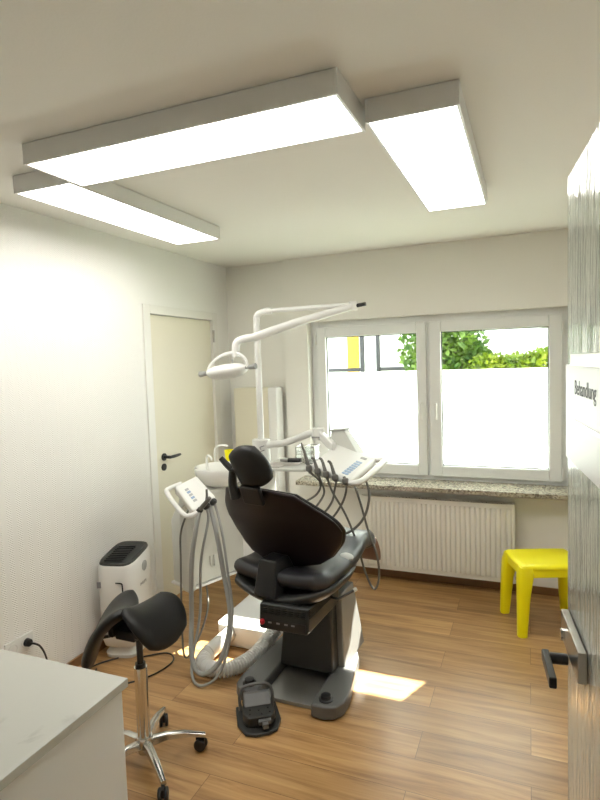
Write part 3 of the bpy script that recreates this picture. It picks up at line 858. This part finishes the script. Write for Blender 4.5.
B().pillow(back_f(0.034), 0.03, 0.022, n=30, p=6, k=0.45).build('back_cushion', M['leather'], dc, angle=70)
a0, a1 = back_path(-0.0), back_path(0.12)
B().hexa([CH(-0.07, -0.205, 0.560), CH(0.07, -0.205, 0.560), CH(0.07, 0.05, 0.560), CH(-0.07, 0.05, 0.560), CH(-0.055, -0.165, 0.74), CH(0.055, -0.165, 0.74), CH(0.055, -0.05, 0.74), CH(-0.055, -0.05, 0.74)]).build('back_bracket', M['black'], dc, bevel=0.012)
# headrest
tv, tz = back_path(0.50)
hc = CH(0.008, tv - 0.045, tz + 0.135)
hx = (CH(1, 0, 0) - CH(0, 0, 0)); hy0 = (CH(0, 1, 0) - CH(0, 0, 0))
ht = math.radians(22)
hz_ = (V(0, 0, 1) * math.cos(ht) - hy0 * math.sin(ht))
hn = hx.cross(hz_)
_hr = Matrix.Rotation(math.radians(14), 3, hn)
hxr, hzr = _hr @ hx, _hr @ hz_
def head_f(u, v):
    return hc + hxr * (u * (0.104 - 0.014 * v)) + hzr * (v * 0.112) - hn * (0.025 * u * u)
B().pillow(head_f, 0.042, 0.036, n=22, p=5, k=0.78).build('headrest', M['leather'], dc, angle=70)
hb_ = B()
b0 = CH(-0.12, tv - 0.005, tz - 0.04); b1 = hc - hx * 0.115 - hz_ * 0.03
hb_.tube([b0, (b0 + b1) / 2 - hx * 0.012, b1], [0.026, 0.022, 0.020], seg=12)
hb_.cyl(b1 - hx * 0.01, hc - hx * 0.07 - hz_ * 0.02, 0.016, seg=14)
hb_.tube([b1 - hx * 0.002, b1 - hx * 0.03 + hz_ * 0.03, b1 - hx * 0.055 + hz_ * 0.065], [0.018, 0.016, 0.013], seg=10)
hb_.build('headrest_bracket', M['black'], dc)
B().obox(CH(0, tv - 0.022, tz - 0.01), hx, hz_, hn, 0.06, 0.05, 0.012).build('headrest_slide', M['black'], dc, bevel=0.006)

# foot pedal
fp_ = V(-1.215, 2.285, 0)
fd = thing('foot_control', 'dark grey foot pedal with a carrying bow in front of the chair base', 'foot pedal', fp_)
pf = V(0.56, -0.83, 0).normalized(); pr = V(-pf.y, pf.x, 0)   # forward (to camera), right
def PP(a, b, z): return fp_ + pr * a + pf * b + V(0, 0, z)
ol = [(-0.10, -0.11), (0.10, -0.11), (0.105, 0.03), (0.075, 0.105), (0.03, 0.125), (-0.03, 0.125), (-0.075, 0.105), (-0.105, 0.03)]
B().prism(ol, pr, pf, fp_ + V(0, 0, 0.002), (0, 0, 0.016)).build('base', M['dark'], fd, bevel=0.005)
up_ = [(-0.07, -0.08), (0.07, -0.08), (0.078, 0.03), (0.055, 0.075), (-0.055, 0.075), (-0.078, 0.03)]
B().prism(up_, pr, pf, fp_ + V(0, 0, 0.017), (0, 0, 0.05)).build('housing', M['dark'], fd, bevel=0.008)
B().hexa([PP(-0.066, -0.075, 0.067), PP(0.066, -0.075, 0.067), PP(0.066, -0.01, 0.067), PP(-0.066, -0.01, 0.067), PP(-0.062, -0.082, 0.105), PP(0.062, -0.082, 0.105), PP(0.064, -0.06, 0.105), PP(-0.064, -0.06, 0.105)]).build('rear_slope', M['darkmetal'], fd, bevel=0.004)
for a, b in ((-0.04, 0.01), (0.0, 0.02), (0.045, 0.012), (-0.045, 0.045), (0.01, 0.052), (0.05, 0.045)):
    B().lathe([(0.0, 0.0), (0.006, 0.0), (0.005, 0.003), (0.0, 0.003)], PP(a, b, 0.067), seg=12).build('stud', M['black'], fd)
B().obox(PP(0.02, 0.095, 0.04), pr, pf, (0, 0, 1), 0.014, 0.02, 0.012).obox(PP(0.02, 0.082, 0.046), pr, pf, (0, 0, 1), 0.03, 0.012, 0.010).build('pedal_tab', M['darkmetal'], fd, bevel=0.003)
B().tube([PP(-0.08, -0.07, 0.02), PP(-0.08, -0.085, 0.09), PP(-0.05, -0.095, 0.125), PP(0.05, -0.095, 0.125), PP(0.08, -0.085, 0.09), PP(0.08, -0.07, 0.02)], 0.008, seg=10, n=6).build('carrying_bow', M['darkmetal'], fd)

# ------------------------------------------------------------------ treatment unit (cuspidor column, trays, lamp)
un = thing('treatment_unit', 'white dental treatment unit with spittoon, instrument tray and lamp pole', 'dental unit', (-1.75, 3.25, 0))
UP = V(-2.0, 2.92, 0); ua = math.radians(20)
uv = V(math.sin(ua), math.cos(ua), 0); uu = V(-math.cos(ua), math.sin(ua), 0)    # along, and to the left
def UN(u, v, z): return UP + uu * u + uv * v + V(0, 0, z)
# floor connection box
B().prism([(-1.80, 2.90), (-1.775, 2.86), (-1.455, 2.86), (-1.455, 3.46), (-1.80, 3.46)], (1, 0, 0), (0, 1, 0), (0, 0, 0.003), (0, 0, 0.127)).build('floor_box', M['white'], un, bevel=0.008)
# tower
B().obox(UN(-0.055, 0.56, 0.565), uu, uv, (0, 0, 1), 0.075, 0.11, 0.435).build('tower', M['white'], un, bevel=0.012)
# hanging body of the spittoon side
side = [(0.0, 0.30), (0.0, 0.72), (0.12, 0.90), (0.60, 0.90), (0.68, 0.72), (0.68, 0.42), (0.60, 0.30)]
B().prism(side, uv, (0, 0, 1), UP + uu * 0.0, uu * 0.20).build('body', M['bodygrey'], un, bevel=0.02, seg=3)
B().prism([(-0.01, 0.288), (0.64, 0.288), (0.64, 0.305), (-0.01, 0.305)], uv, (0, 0, 1), UP - uu * 0.012, uu * 0.22).build('lower_lip', M['white'], un, bevel=0.004)
B().obox(UN(0.02, 0.0, 0.57), uu, uv, (0, 0, 1), 0.040, 0.032, 0.29).build('front_post', M['greyplastic'], un, bevel=0.02, seg=3)
B().tube([UN(-0.003, 0.16, 0.47), UN(-0.006, 0.16, 0.41), UN(-0.006, 0.19, 0.40), UN(-0.004, 0.19, 0.47)], 0.006, seg=8).build('hook', M['greyplastic'], un)
B().obox(UN(-0.05, 0.45, 0.62), uu, uv, (0, 0, 1), 0.07, 0.05, 0.03).build('chair_bracket', M['whiteplastic'], un, bevel=0.02, seg=3)
# bowl
bc = UN(0.07, 0.34, 0)
B().lathe([(0.0, 0.90), (0.09, 0.90), (0.135, 0.925), (0.172, 0.975), (0.183, 1.02), (0.178, 1.032), (0.168, 1.030), (0.15, 0.99), (0.09, 0.965), (0.02, 0.955), (0.0, 0.955)], bc, seg=40).build('spittoon_bowl', M['ceramic'], un, angle=60)
B().tube([bc + V(-0.13, 0.03, 1.0), bc + V(-0.13, 0.03, 1.075), bc + V(-0.105, 0.015, 1.098), bc + V(-0.075, 0.0, 1.085), bc + V(-0.07, -0.002, 1.068)], 0.008, seg=10, n=6).build('rinse_spout', M['ceramic'], un)
B().tube([bc + V(-0.135, 0.15, 1.0), bc + V(-0.135, 0.15, 1.11), bc + V(-0.12, 0.155, 1.135), bc + V(-0.085, 0.17, 1.145), bc + V(-0.045, 0.19, 1.14)], 0.008, seg=10, n=6).build('cup_filler', M['ceramic'], un)
# cup shelf and yellow cup
B().lathe([(0.0, 1.015), (0.045, 1.015), (0.045, 1.028), (0.0, 1.028)], bc + V(-0.045, 0.20, 0), seg=24).build('cup_shelf', M['ceramic'], un)
cu_ = B().lathe([(0.0, 0.0), (0.026, 0.0), (0.034, 0.06), (0.036, 0.082), (0.032, 0.082), (0.024, 0.006), (0.0, 0.006)], bc + V(-0.045, 0.20, 1.0285), seg=24).build('cup', M['yellow'], None, org=bc + V(-0.045, 0.20, 1.0285))
tag(cu_, 'small yellow rinsing cup beside the white spittoon bowl', 'cup')
# pole, collar and lamp arms
pc = V(-1.705, 3.40, 0)
B().cyl(pc + V(0, 0, 0.995), pc + V(0, 0, 1.205), 0.062).build('pole_collar', M['whiteplastic'], un, bevel=0.008)
for k in range(2):
    B().tube([pc + V(0.030 * math.cos(0) + 0.0, -0.0635, 1.11 + 0.03 * k), pc + V(0.02, -0.0605, 1.125 + 0.03 * k), pc + V(0.045, -0.045, 1.135 + 0.03 * k)], 0.003, seg=6, n=4).build('collar_marking', M['mark'], un)
B().tube([pc + V(0, 0, 1.20), pc + V(0, 0, 1.60), pc + V(0, 0, 1.99), pc + V(0.008, 0, 2.045), pc + V(0.05, 0.002, 2.066), pc + V(0.12, 0.0, 2.070)], 0.022, seg=16, n=6).build('lamp_pole', M['whiteplastic'], un)
J = V(-1.00, 3.36, 2.055)
B().tube([pc + V(0.115, 0, 2.070), J + V(-0.03, 0, 0.012)], 0.016, seg=14, smooth=False).build('upper_arm', M['whiteplastic'], un)
B().cyl(pc + V(0.045, 0, 2.084), pc + V(0.10, 0, 2.088), 0.008, seg=8).build('arm_catch', M['greyplastic'], un)
B().cyl(J + V(-0.01, 0, -0.022), J + V(-0.01, 0, 0.032), 0.026).build('arm_joint', M['whiteplastic'], un, bevel=0.004)
B().cyl(J + V(0.012, 0, 0.005), J + V(0.07, 0.0, 0.012), 0.012, seg=12).build('joint_stub', M['black'], un)
LC = V(-1.72, 3.0, 1.685)
A1 = LC + V(0.065, 0, 0.165)
B().tube([J + V(-0.02, -0.01, 0), J + (A1 - J) * 0.5 + V(0, 0, 0.01), A1 + V(0.10, 0.05, 0.030)], [0.022, 0.026, 0.026], seg=16).build('spring_arm', M['whiteplastic'], un)
B().tube([A1 + V(0.11, 0.055, 0.032), A1 + V(0.05, 0.025, 0.024), A1 + V(0.008, 0.004, 0.0), A1 + V(0, 0, -0.05), A1 + V(0, 0, -0.085)], 0.024, seg=16, n=6).build('lamp_elbow', M['whiteplastic'], un)
# lamp head
hd = B()
la = V(1, -0.12, 0.10).normalized(); lb = V(0.12, 1, 0.05).normalized(); lc = la.cross(lb)
rings_ = []
for i in range(1, 16):
    t = -PI / 2 + PI * i / 16
    rr_ = math.cos(t); zz = math.sin(t)
    rings_.append([LC + (la * math.cos(2 * PI * k / 36) * 0.143 + lb * math.sin(2 * PI * k / 36) * 0.10) * (rr_ ** 0.8) + lc * (zz * (0.040 if zz > 0 else 0.052)) for k in range(36)])
hd.rings(rings_).build('lamp_head', M['whiteplastic'], un, angle=70)
B().tube([LC - la * 0.155, LC - la * 0.12 + V(0, 0, 0.055), LC - la * 0.03 + V(0, 0, 0.098), LC + la * 0.07 + V(0, 0, 0.098), LC + la * 0.135 + V(0, 0, 0.055), LC + la * 0.155], 0.010, seg=10).build('lamp_yoke', M['whiteplastic'], un)
for s in (-1, 1):
    B().cyl(LC + la * (0.14 * s), LC + la * (0.165 * s), 0.010, seg=12).cyl(LC + la * (0.165 * s), LC + la * (0.215 * s), 0.014, 0.019, seg=16).build('lamp_handle', M['hose'], un, bevel=0.003)
for dx in (-0.06, 0.02):
    B().cyl(LC + la * dx + lb * -0.075 + V(0, 0, 0.012), LC + la * dx + lb * -0.082 + V(0, 0, 0.014), 0.004, seg=10).build('screw', M['greyplastic'], un)
B().cyl(LC + la * 0.045 + V(0, 0, 0.035), LC + la * 0.045 + V(0, 0, 0.062), 0.007, seg=10).build('switch', M['hose'], un)
# tray table
B().prism([(-1.66, 3.20), (-1.335, 3.235), (-1.30, 3.29), (-1.33, 3.62), (-1.66, 3.62)], (1, 0, 0), (0, 1, 0), (0, 0, 1.022), (0, 0, 0.018)).build('tray_table', M['greyplastic'], un, bevel=0.005)
# doctor arm
D1 = V(-1.30, 3.36, 1.265)
B().tube([pc + V(0.05, -0.01, 1.165), pc + V(0.20, -0.02, 1.19), D1], [0.026, 0.023, 0.023], seg=14, flat=0.8).build('tray_arm', M['whiteplastic'], un)
B().cyl(D1 + V(0.03, 0, -0.055), D1 + V(0.03, 0, 0.028), 0.040).build('tray_arm_joint', M['whiteplastic'], un, bevel=0.006)
B().box(D1.x + 0.002, D1.x + 0.055, D1.y - 0.045, D1.y - 0.035, 1.232, 1.240).build('joint_slot', M['hose'], un)
B().hexa([D1 + V(0.04, -0.03, -0.04), D1 + V(0.17, -0.10, -0.135), D1 + V(0.17, -0.02, -0.135), D1 + V(0.04, 0.03, -0.04), D1 + V(0.04, -0.03, 0.02), D1 + V(0.16, -0.10, -0.06), D1 + V(0.16, -0.02, -0.06), D1 + V(0.04, 0.03, 0.02)]).build('tray_elbow', M['whiteplastic'], un, bevel=0.012, seg=3)
B().hexa([V(-1.20, 3.36, 1.16), V(-0.99, 3.34, 1.12), V(-0.985, 3.46, 1.12), V(-1.20, 3.48, 1.16), V(-1.185, 3.37, 1.268), V(-1.09, 3.36, 1.275), V(-1.085, 3.44, 1.275), V(-1.185, 3.45, 1.268)]).build('tray_backplate', M['bodygrey'], un, bevel=0.006)
B().hexa([V(-1.19, 3.365, 1.268), V(-1.085, 3.355, 1.275), V(-1.08, 3.445, 1.275), V(-1.19, 3.455, 1.268), V(-1.19, 3.365, 1.280), V(-1.085, 3.355, 1.287), V(-1.08, 3.445, 1.287), V(-1.19, 3.455, 1.280)]).build('backplate_cap', M['hose'], un, bevel=0.002)
TA, TB, TC, TD = V(-1.205, 3.03, 1.115), V(-0.93, 2.965, 1.055), V(-0.885, 3.36, 1.110), V(-1.15, 3.38, 1.195)
dz = V(0, 0, 0.048)
tr = B().hexa([TA - dz, TB - dz, TC - dz, TD - dz, TA, TB, TC, TD]).build('instrument_tray', M['whiteplastic'], un, bevel=0.018, seg=4)
ta = (TB - TA).normalized(); tb_ = (TD - TA).normalized(); tn = ta.cross(tb_).normalized()
for k in range(7):
    q = TA + (TB - TA) * 0.80 + (TC - TB) * (0.10 + 0.085 * k) + tn * 0.002
    B().obox(q, ta, (TC - TB).normalized(), tn, 0.020, 0.011, 0.002).build('key', M['blue'], tr)
B().obox(TA + (TB - TA) * 0.80 + (TC - TB) * 0.80 + tn * 0.002, ta, (TC - TB).normalized(), tn, 0.020, 0.014, 0.003).build('display', M['hose'], tr)
B().tube([TB + (TC - TB) * 0.02 + V(-0.03, -0.01, -0.02), TB + V(0.035, -0.02, -0.015), TB + (TC - TB) * 0.15 + V(0.06, 0, -0.012), TC + V(0.06, -0.04, -0.012), TC + V(0.045, 0.01, -0.015), TC + V(-0.02, 0.02, -0.02)], 0.017, seg=12).build('tray_handle', M['whiteplastic'], un)
# handpieces hang at the front edge
HP = []
for k, f in enumerate((0.03, 0.24, 0.45, 0.66, 0.90)):
    b = TA + (TB - TA) * f + V(0.0, -0.028, -0.016)
    B().lathe([(0.013, -0.018), (0.019, -0.012), (0.019, 0.012), (0.013, 0.018)], b, axis=(-0.15, 0.2, 1), seg=16).build('handpiece_holder', M['cable'], un)
    HP.append(b)
INS = (('slim grey air and water syringe with bent tip, leftmost on the tray edge', 0.105), ('short thin grey handpiece second from left on the tray edge', 0.060), ('thick dark handpiece at the middle of the tray edge', 0.075), ('dark handpiece second from right on the tray edge', 0.075), ('short stubby handpiece nearest the blue keys', 0.028))
PATH = [
    [(-1.144, 3.04, 1.008), (-1.171, 3.04, 0.934), (-1.263, 2.98, 0.874), (-1.33, 2.90, 0.80)],
    [(-1.107, 3.0, 0.962), (-1.148, 2.98, 0.882), (-1.21, 2.95, 0.80)],
    [(-1.051, 2.99, 0.966), (-0.981, 3.0, 0.839), (-0.925, 3.02, 0.678), (-0.882, 3.04, 0.492), (-0.836, 3.05, 0.397), (-0.805, 3.05, 0.466), (-0.814, 3.05, 0.6), (-0.863, 3.05, 0.742), (-0.905, 3.06, 0.886), (-0.96, 3.07, 1.045)],
    [(-1.035, 2.98, 0.985), (-1.055, 2.98, 0.91), (-1.118, 2.97, 0.829), (-1.20, 2.95, 0.77)],
    [(-0.965, 2.96, 0.965), (-0.995, 2.97, 0.90), (-1.06, 2.98, 0.813), (-1.157, 2.97, 0.745)],
]
for k, (lab, L) in enumerate(INS):
    b = HP[k]
    d = V(-0.30, 0.10, 0.95).normalized()
    t = thing('dental_handpiece', lab, 'handpiece', b, 'handpieces hung on the instrument tray')
    hp = B().tube([b - d * 0.03, b, b + d * L * 0.6, b + d * L], [0.010, 0.012, 0.010, 0.008], seg=12)
    if k == 0:
        hp.tube([b + d * L, b + d * (L + 0.02) + V(-0.004, 0, 0), b + d * L + V(-0.016, 0, 0.05)], [0.007, 0.006, 0.004], seg=10)
    elif L > 0.05:
        hp.tube([b + d * L, b + d * (L + 0.012) + V(-0.006, 0, 0.004), b + d * (L + 0.010) + V(-0.018, -0.004, 0.012)], [0.009, 0.008, 0.006], seg=10)
    hp.build('handle', M['cable'], t)
    B().tube([b - d * 0.025] + [V(*p) for p in PATH[k]], 0.0065, seg=8).build('supply_hose', M['cable'], t)
hs_ = B().tube([(-0.885, 3.06, 1.055), (-0.862, 3.06, 1.0), (-0.853, 3.05, 0.919), (-0.891, 3.05, 0.805), (-0.972, 3.03, 0.727), (-1.08, 3.0, 0.705)], 0.0075, seg=8).build('supply_hose', M['cable'], un)

# things on the tray table
for (x0, x1, y0, y1, h, lab) in ((-1.475, -1.40, 3.46, 3.56, 0.105, 'clear acrylic instrument holder on the grey tray table, left one'), (-1.395, -1.325, 3.42, 3.53, 0.115, 'clear acrylic instrument holder on the grey tray table, right one beside the arm joint')):
    t = thing('instrument_holder', lab, 'holder', ((x0 + x1) / 2, (y0 + y1) / 2, 1.0405), 'acrylic holders on the tray table')
    z = 1.0405
    B().box(x0, x1, y0, y1, z, z + 0.004).box(x0, x0 + 0.003, y0, y1, z + 0.004, z + h).box(x1 - 0.003, x1, y0, y1, z + 0.004, z + h).box(x0 + 0.003, x1 - 0.003, y1 - 0.003, y1, z + 0.004, z + h).box(x0 + 0.003, x1 - 0.003, y0, y0 + 0.003, z + 0.004, z + h).build('box', M['acrylic'], t)
    fr_ = B()
    for zz in (z + 0.012, z + h * 0.55, z + h):
        fr_.tube([(x0, y0, zz), (x1, y0, zz), (x1, y1, zz), (x0, y1, zz)], 0.003, seg=6, closed=True, smooth=False)
    for xx, yy in ((x0, y0), (x1, y0), (x1, y1), (x0, y1)):
        fr_.cyl((xx, yy, z + 0.003), (xx, yy, z + h), 0.003, seg=6)
    fr_.build('wire_frame', M['steel'], t)
cl = thing('curing_light', 'black and grey curing light lying on the tray table behind the headrest', 'instrument', (-1.54, 3.42, 1.04))
B().cyl((-1.515, 3.42, 1.0585), (-1.425, 3.43, 1.0585), 0.017, seg=16).build('grip', M['black'], cl)
B().cyl((-1.57, 3.414, 1.0585), (-1.515, 3.42, 1.0585), 0.009, 0.015, seg=14).build('tip', M['hose'], cl)
dtr = B()
dtr.box(-1.63, -1.50, 3.24, 3.40, 1.0405, 1.046).build('instrument_dish', M['steel'], None, bevel=0.002, org=(-1.565, 3.32, 1.0405))
tag(bpy.data.objects['instrument_dish'], 'flat steel instrument dish on the tray table right of the headrest', 'tray')
for k in range(3):
    y = 3.27 + 0.04 * k
    o = B().tube([(-1.61, y, 1.050), (-1.56, y + 0.012, 1.052), (-1.44, y + 0.03, 1.052), (-1.40, y + 0.045, 1.056)], [0.002, 0.0035, 0.0035, 0.0015], seg=8).build('dental_probe', M['steel'], None, org=(-1.5, y + 0.02, 1.05))
    tag(o, 'slim steel dental probe on the steel dish, ' + ('nearest the camera', 'middle of three', 'farthest of three')[k], 'instrument', 'probes on the steel dish')

# assistant's console
KL, KB, KR, KT = V(-1.965, 2.745, 1.005), V(-1.775, 2.645, 0.895), V(-1.715, 2.80, 0.945), V(-1.905, 2.895, 1.045)
kn = (KB - KL).cross(KT - KL).normalized()
if kn.z < 0: kn = -kn
kk = B().hexa([KL - kn * 0.06, KB - kn * 0.05, KR - kn * 0.05, KT - kn * 0.06, KL, KB, KR, KT]).build('assistant_console', M['whiteplastic'], un, bevel=0.014, seg=3)
for k in range(5):
    q = KL + (KB - KL) * (0.30 + 0.11 * k) + (KT - KL) * 0.30 + kn * 0.001
    B().obox(q, (KB - KL).normalized(), (KT - KL).normalized(), kn, 0.009, 0.012, 0.002).build('key', M['blue'] if k % 2 else M['panelgrey'], kk)
B().tube([KL + (KT - KL) * 0.35 + V(-0.01, 0, -0.01), KL + V(-0.025, -0.02, -0.012), KL + (KB - KL) * 0.12 + V(-0.035, -0.045, -0.02), KL + (KB - KL) * 0.9 + V(-0.03, -0.045, -0.02), KB + V(0.0, -0.03, -0.02), KB + (KR - KB) * 0.25 + V(0.01, -0.01, -0.02)], 0.014, seg=12).build('console_handle', M['whiteplastic'], un)
B().hexa([UN(-0.015, -0.030, 0.80), UN(0.055, -0.030, 0.80), UN(0.055, 0.03, 0.80), UN(-0.015, 0.03, 0.80), KL - kn * 0.06 + V(0.02, 0.02, 0.0), KL - kn * 0.06 + V(0.10, -0.03, -0.05), KT - kn * 0.06 + V(0.10, -0.06, -0.05), KT - kn * 0.06 + V(0.02, 0, 0)]).build('console_neck', M['greyplastic'], un, bevel=0.01)
SH = []
for k in range(3):
    b = KB + (KR - KB) * (0.20 + 0.30 * k) + V(0.018, -0.012, -0.012)
    B().lathe([(0.012, -0.02), (0.018, -0.012), (0.018, 0.012), (0.012, 0.02)], b, axis=(0.7, -0.1, 0.7), seg=14).build('suction_holder', M['dark'], un)
    SH.append(b)
hoses = [
    ('thick pale suction hose looping from the console down to the floor', 0.0135, SH[0], [(-1.745, 2.62, 0.80), (-1.772, 2.60, 0.60), (-1.775, 2.58, 0.30), (-1.73, 2.50, 0.11), (-1.64, 2.46, 0.055), (-1.55, 2.51, 0.13), (-1.53, 2.59, 0.33), (-1.60, 2.65, 0.58), (-1.665, 2.70, 0.78), KB + (KR - KB) * 0.75 + V(-0.005, 0, -0.035)], M['hose']),
    ('thinner grey suction hose hanging just outside the thick loop', 0.0075, SH[1], [(-1.715, 2.70, 0.82), (-1.745, 2.655, 0.60), (-1.748, 2.625, 0.30), (-1.715, 2.47, 0.07), (-1.63, 2.42, 0.015), (-1.53, 2.47, 0.09), (-1.505, 2.57, 0.33), (-1.57, 2.65, 0.58), (-1.64, 2.72, 0.78), KB + (KR - KB) * 0.95 + V(-0.005, 0, -0.03)], M['hose']),
]
for lab, r, b, path, m in hoses:
    t = thing('suction_hose', lab, 'hose', b, 'suction hoses on the console')
    B().tube([b] + [V(*p) for p in path], r, seg=12, n=8).build('tubing', m, t)
    B().tube([b - V(0.02, -0.005, 0.015), b + V(0.035, -0.012, 0.035), b + V(0.085, -0.02, 0.085)] if r > 0.01 else [b - V(0.012, 0, 0.012), b + V(0.004, 0, 0.05), b + V(0.006, 0.0, 0.10)], [r * 0.9, r * 0.95, r * 0.8], seg=12).build('nozzle', M['cable'], t)
dh = B().tube([(-1.835, 2.70, 0.90), (-1.872, 2.655, 0.76), (-1.872, 2.64, 0.593), (-1.885, 2.64, 0.231), (-1.86, 2.62, 0.03), (-1.815, 2.68, 0.10), (-1.845, 2.86, 0.22), UN(0.03, 0.14, 0.292)], 0.006, seg=8).build('supply_hose', M['cable'], un)
# ribbed drain hose on the floor
cg = thing('ribbed_hose', 'thick white ribbed hose curling on the floor from the white box to the chair', 'hose', (-1.6, 2.6, 0))
B().tube([(-1.695, 2.868, 0.085), (-1.715, 2.78, 0.066), (-1.735, 2.68, 0.050)], [0.042, 0.044, 0.044], seg=18).build('sleeve', M['whiteplastic'], cg)
cpath = catmull([(-1.735, 2.68, 0.047), (-1.725, 2.60, 0.045), (-1.66, 2.545, 0.045), (-1.57, 2.55, 0.045), (-1.50, 2.62, 0.047), (-1.455, 2.74, 0.06), (-1.43, 2.86, 0.10), (-1.39, 2.95, 0.18), (-1.33, 2.97, 0.27), (-1.29, 2.95, 0.33)], 24)
rr = []
acc = 0.0
rad = []
for i, p in enumerate(cpath):
    if i: acc += (p - cpath[i - 1]).length
    rad.append(0.038 + 0.005 * math.sin(acc * 2 * PI / 0.0125))
# resample finely so the ribs read
fine = []; fr2 = []
acc = 0.0
for i in range(len(cpath) - 1):
    L = (cpath[i + 1] - cpath[i]).length
    ns = max(1, int(L / 0.0022))
    for k in range(ns):
        fine.append(cpath[i].lerp(cpath[i + 1], k / ns)); fr2.append(0.037 + 0.0075 * math.sin((acc + L * k / ns) * 2 * PI / 0.0165))
    acc += L
B().tube(fine, fr2, seg=16, smooth=False).build('ribbed_tubing', M['whiteplastic'], cg, angle=80)
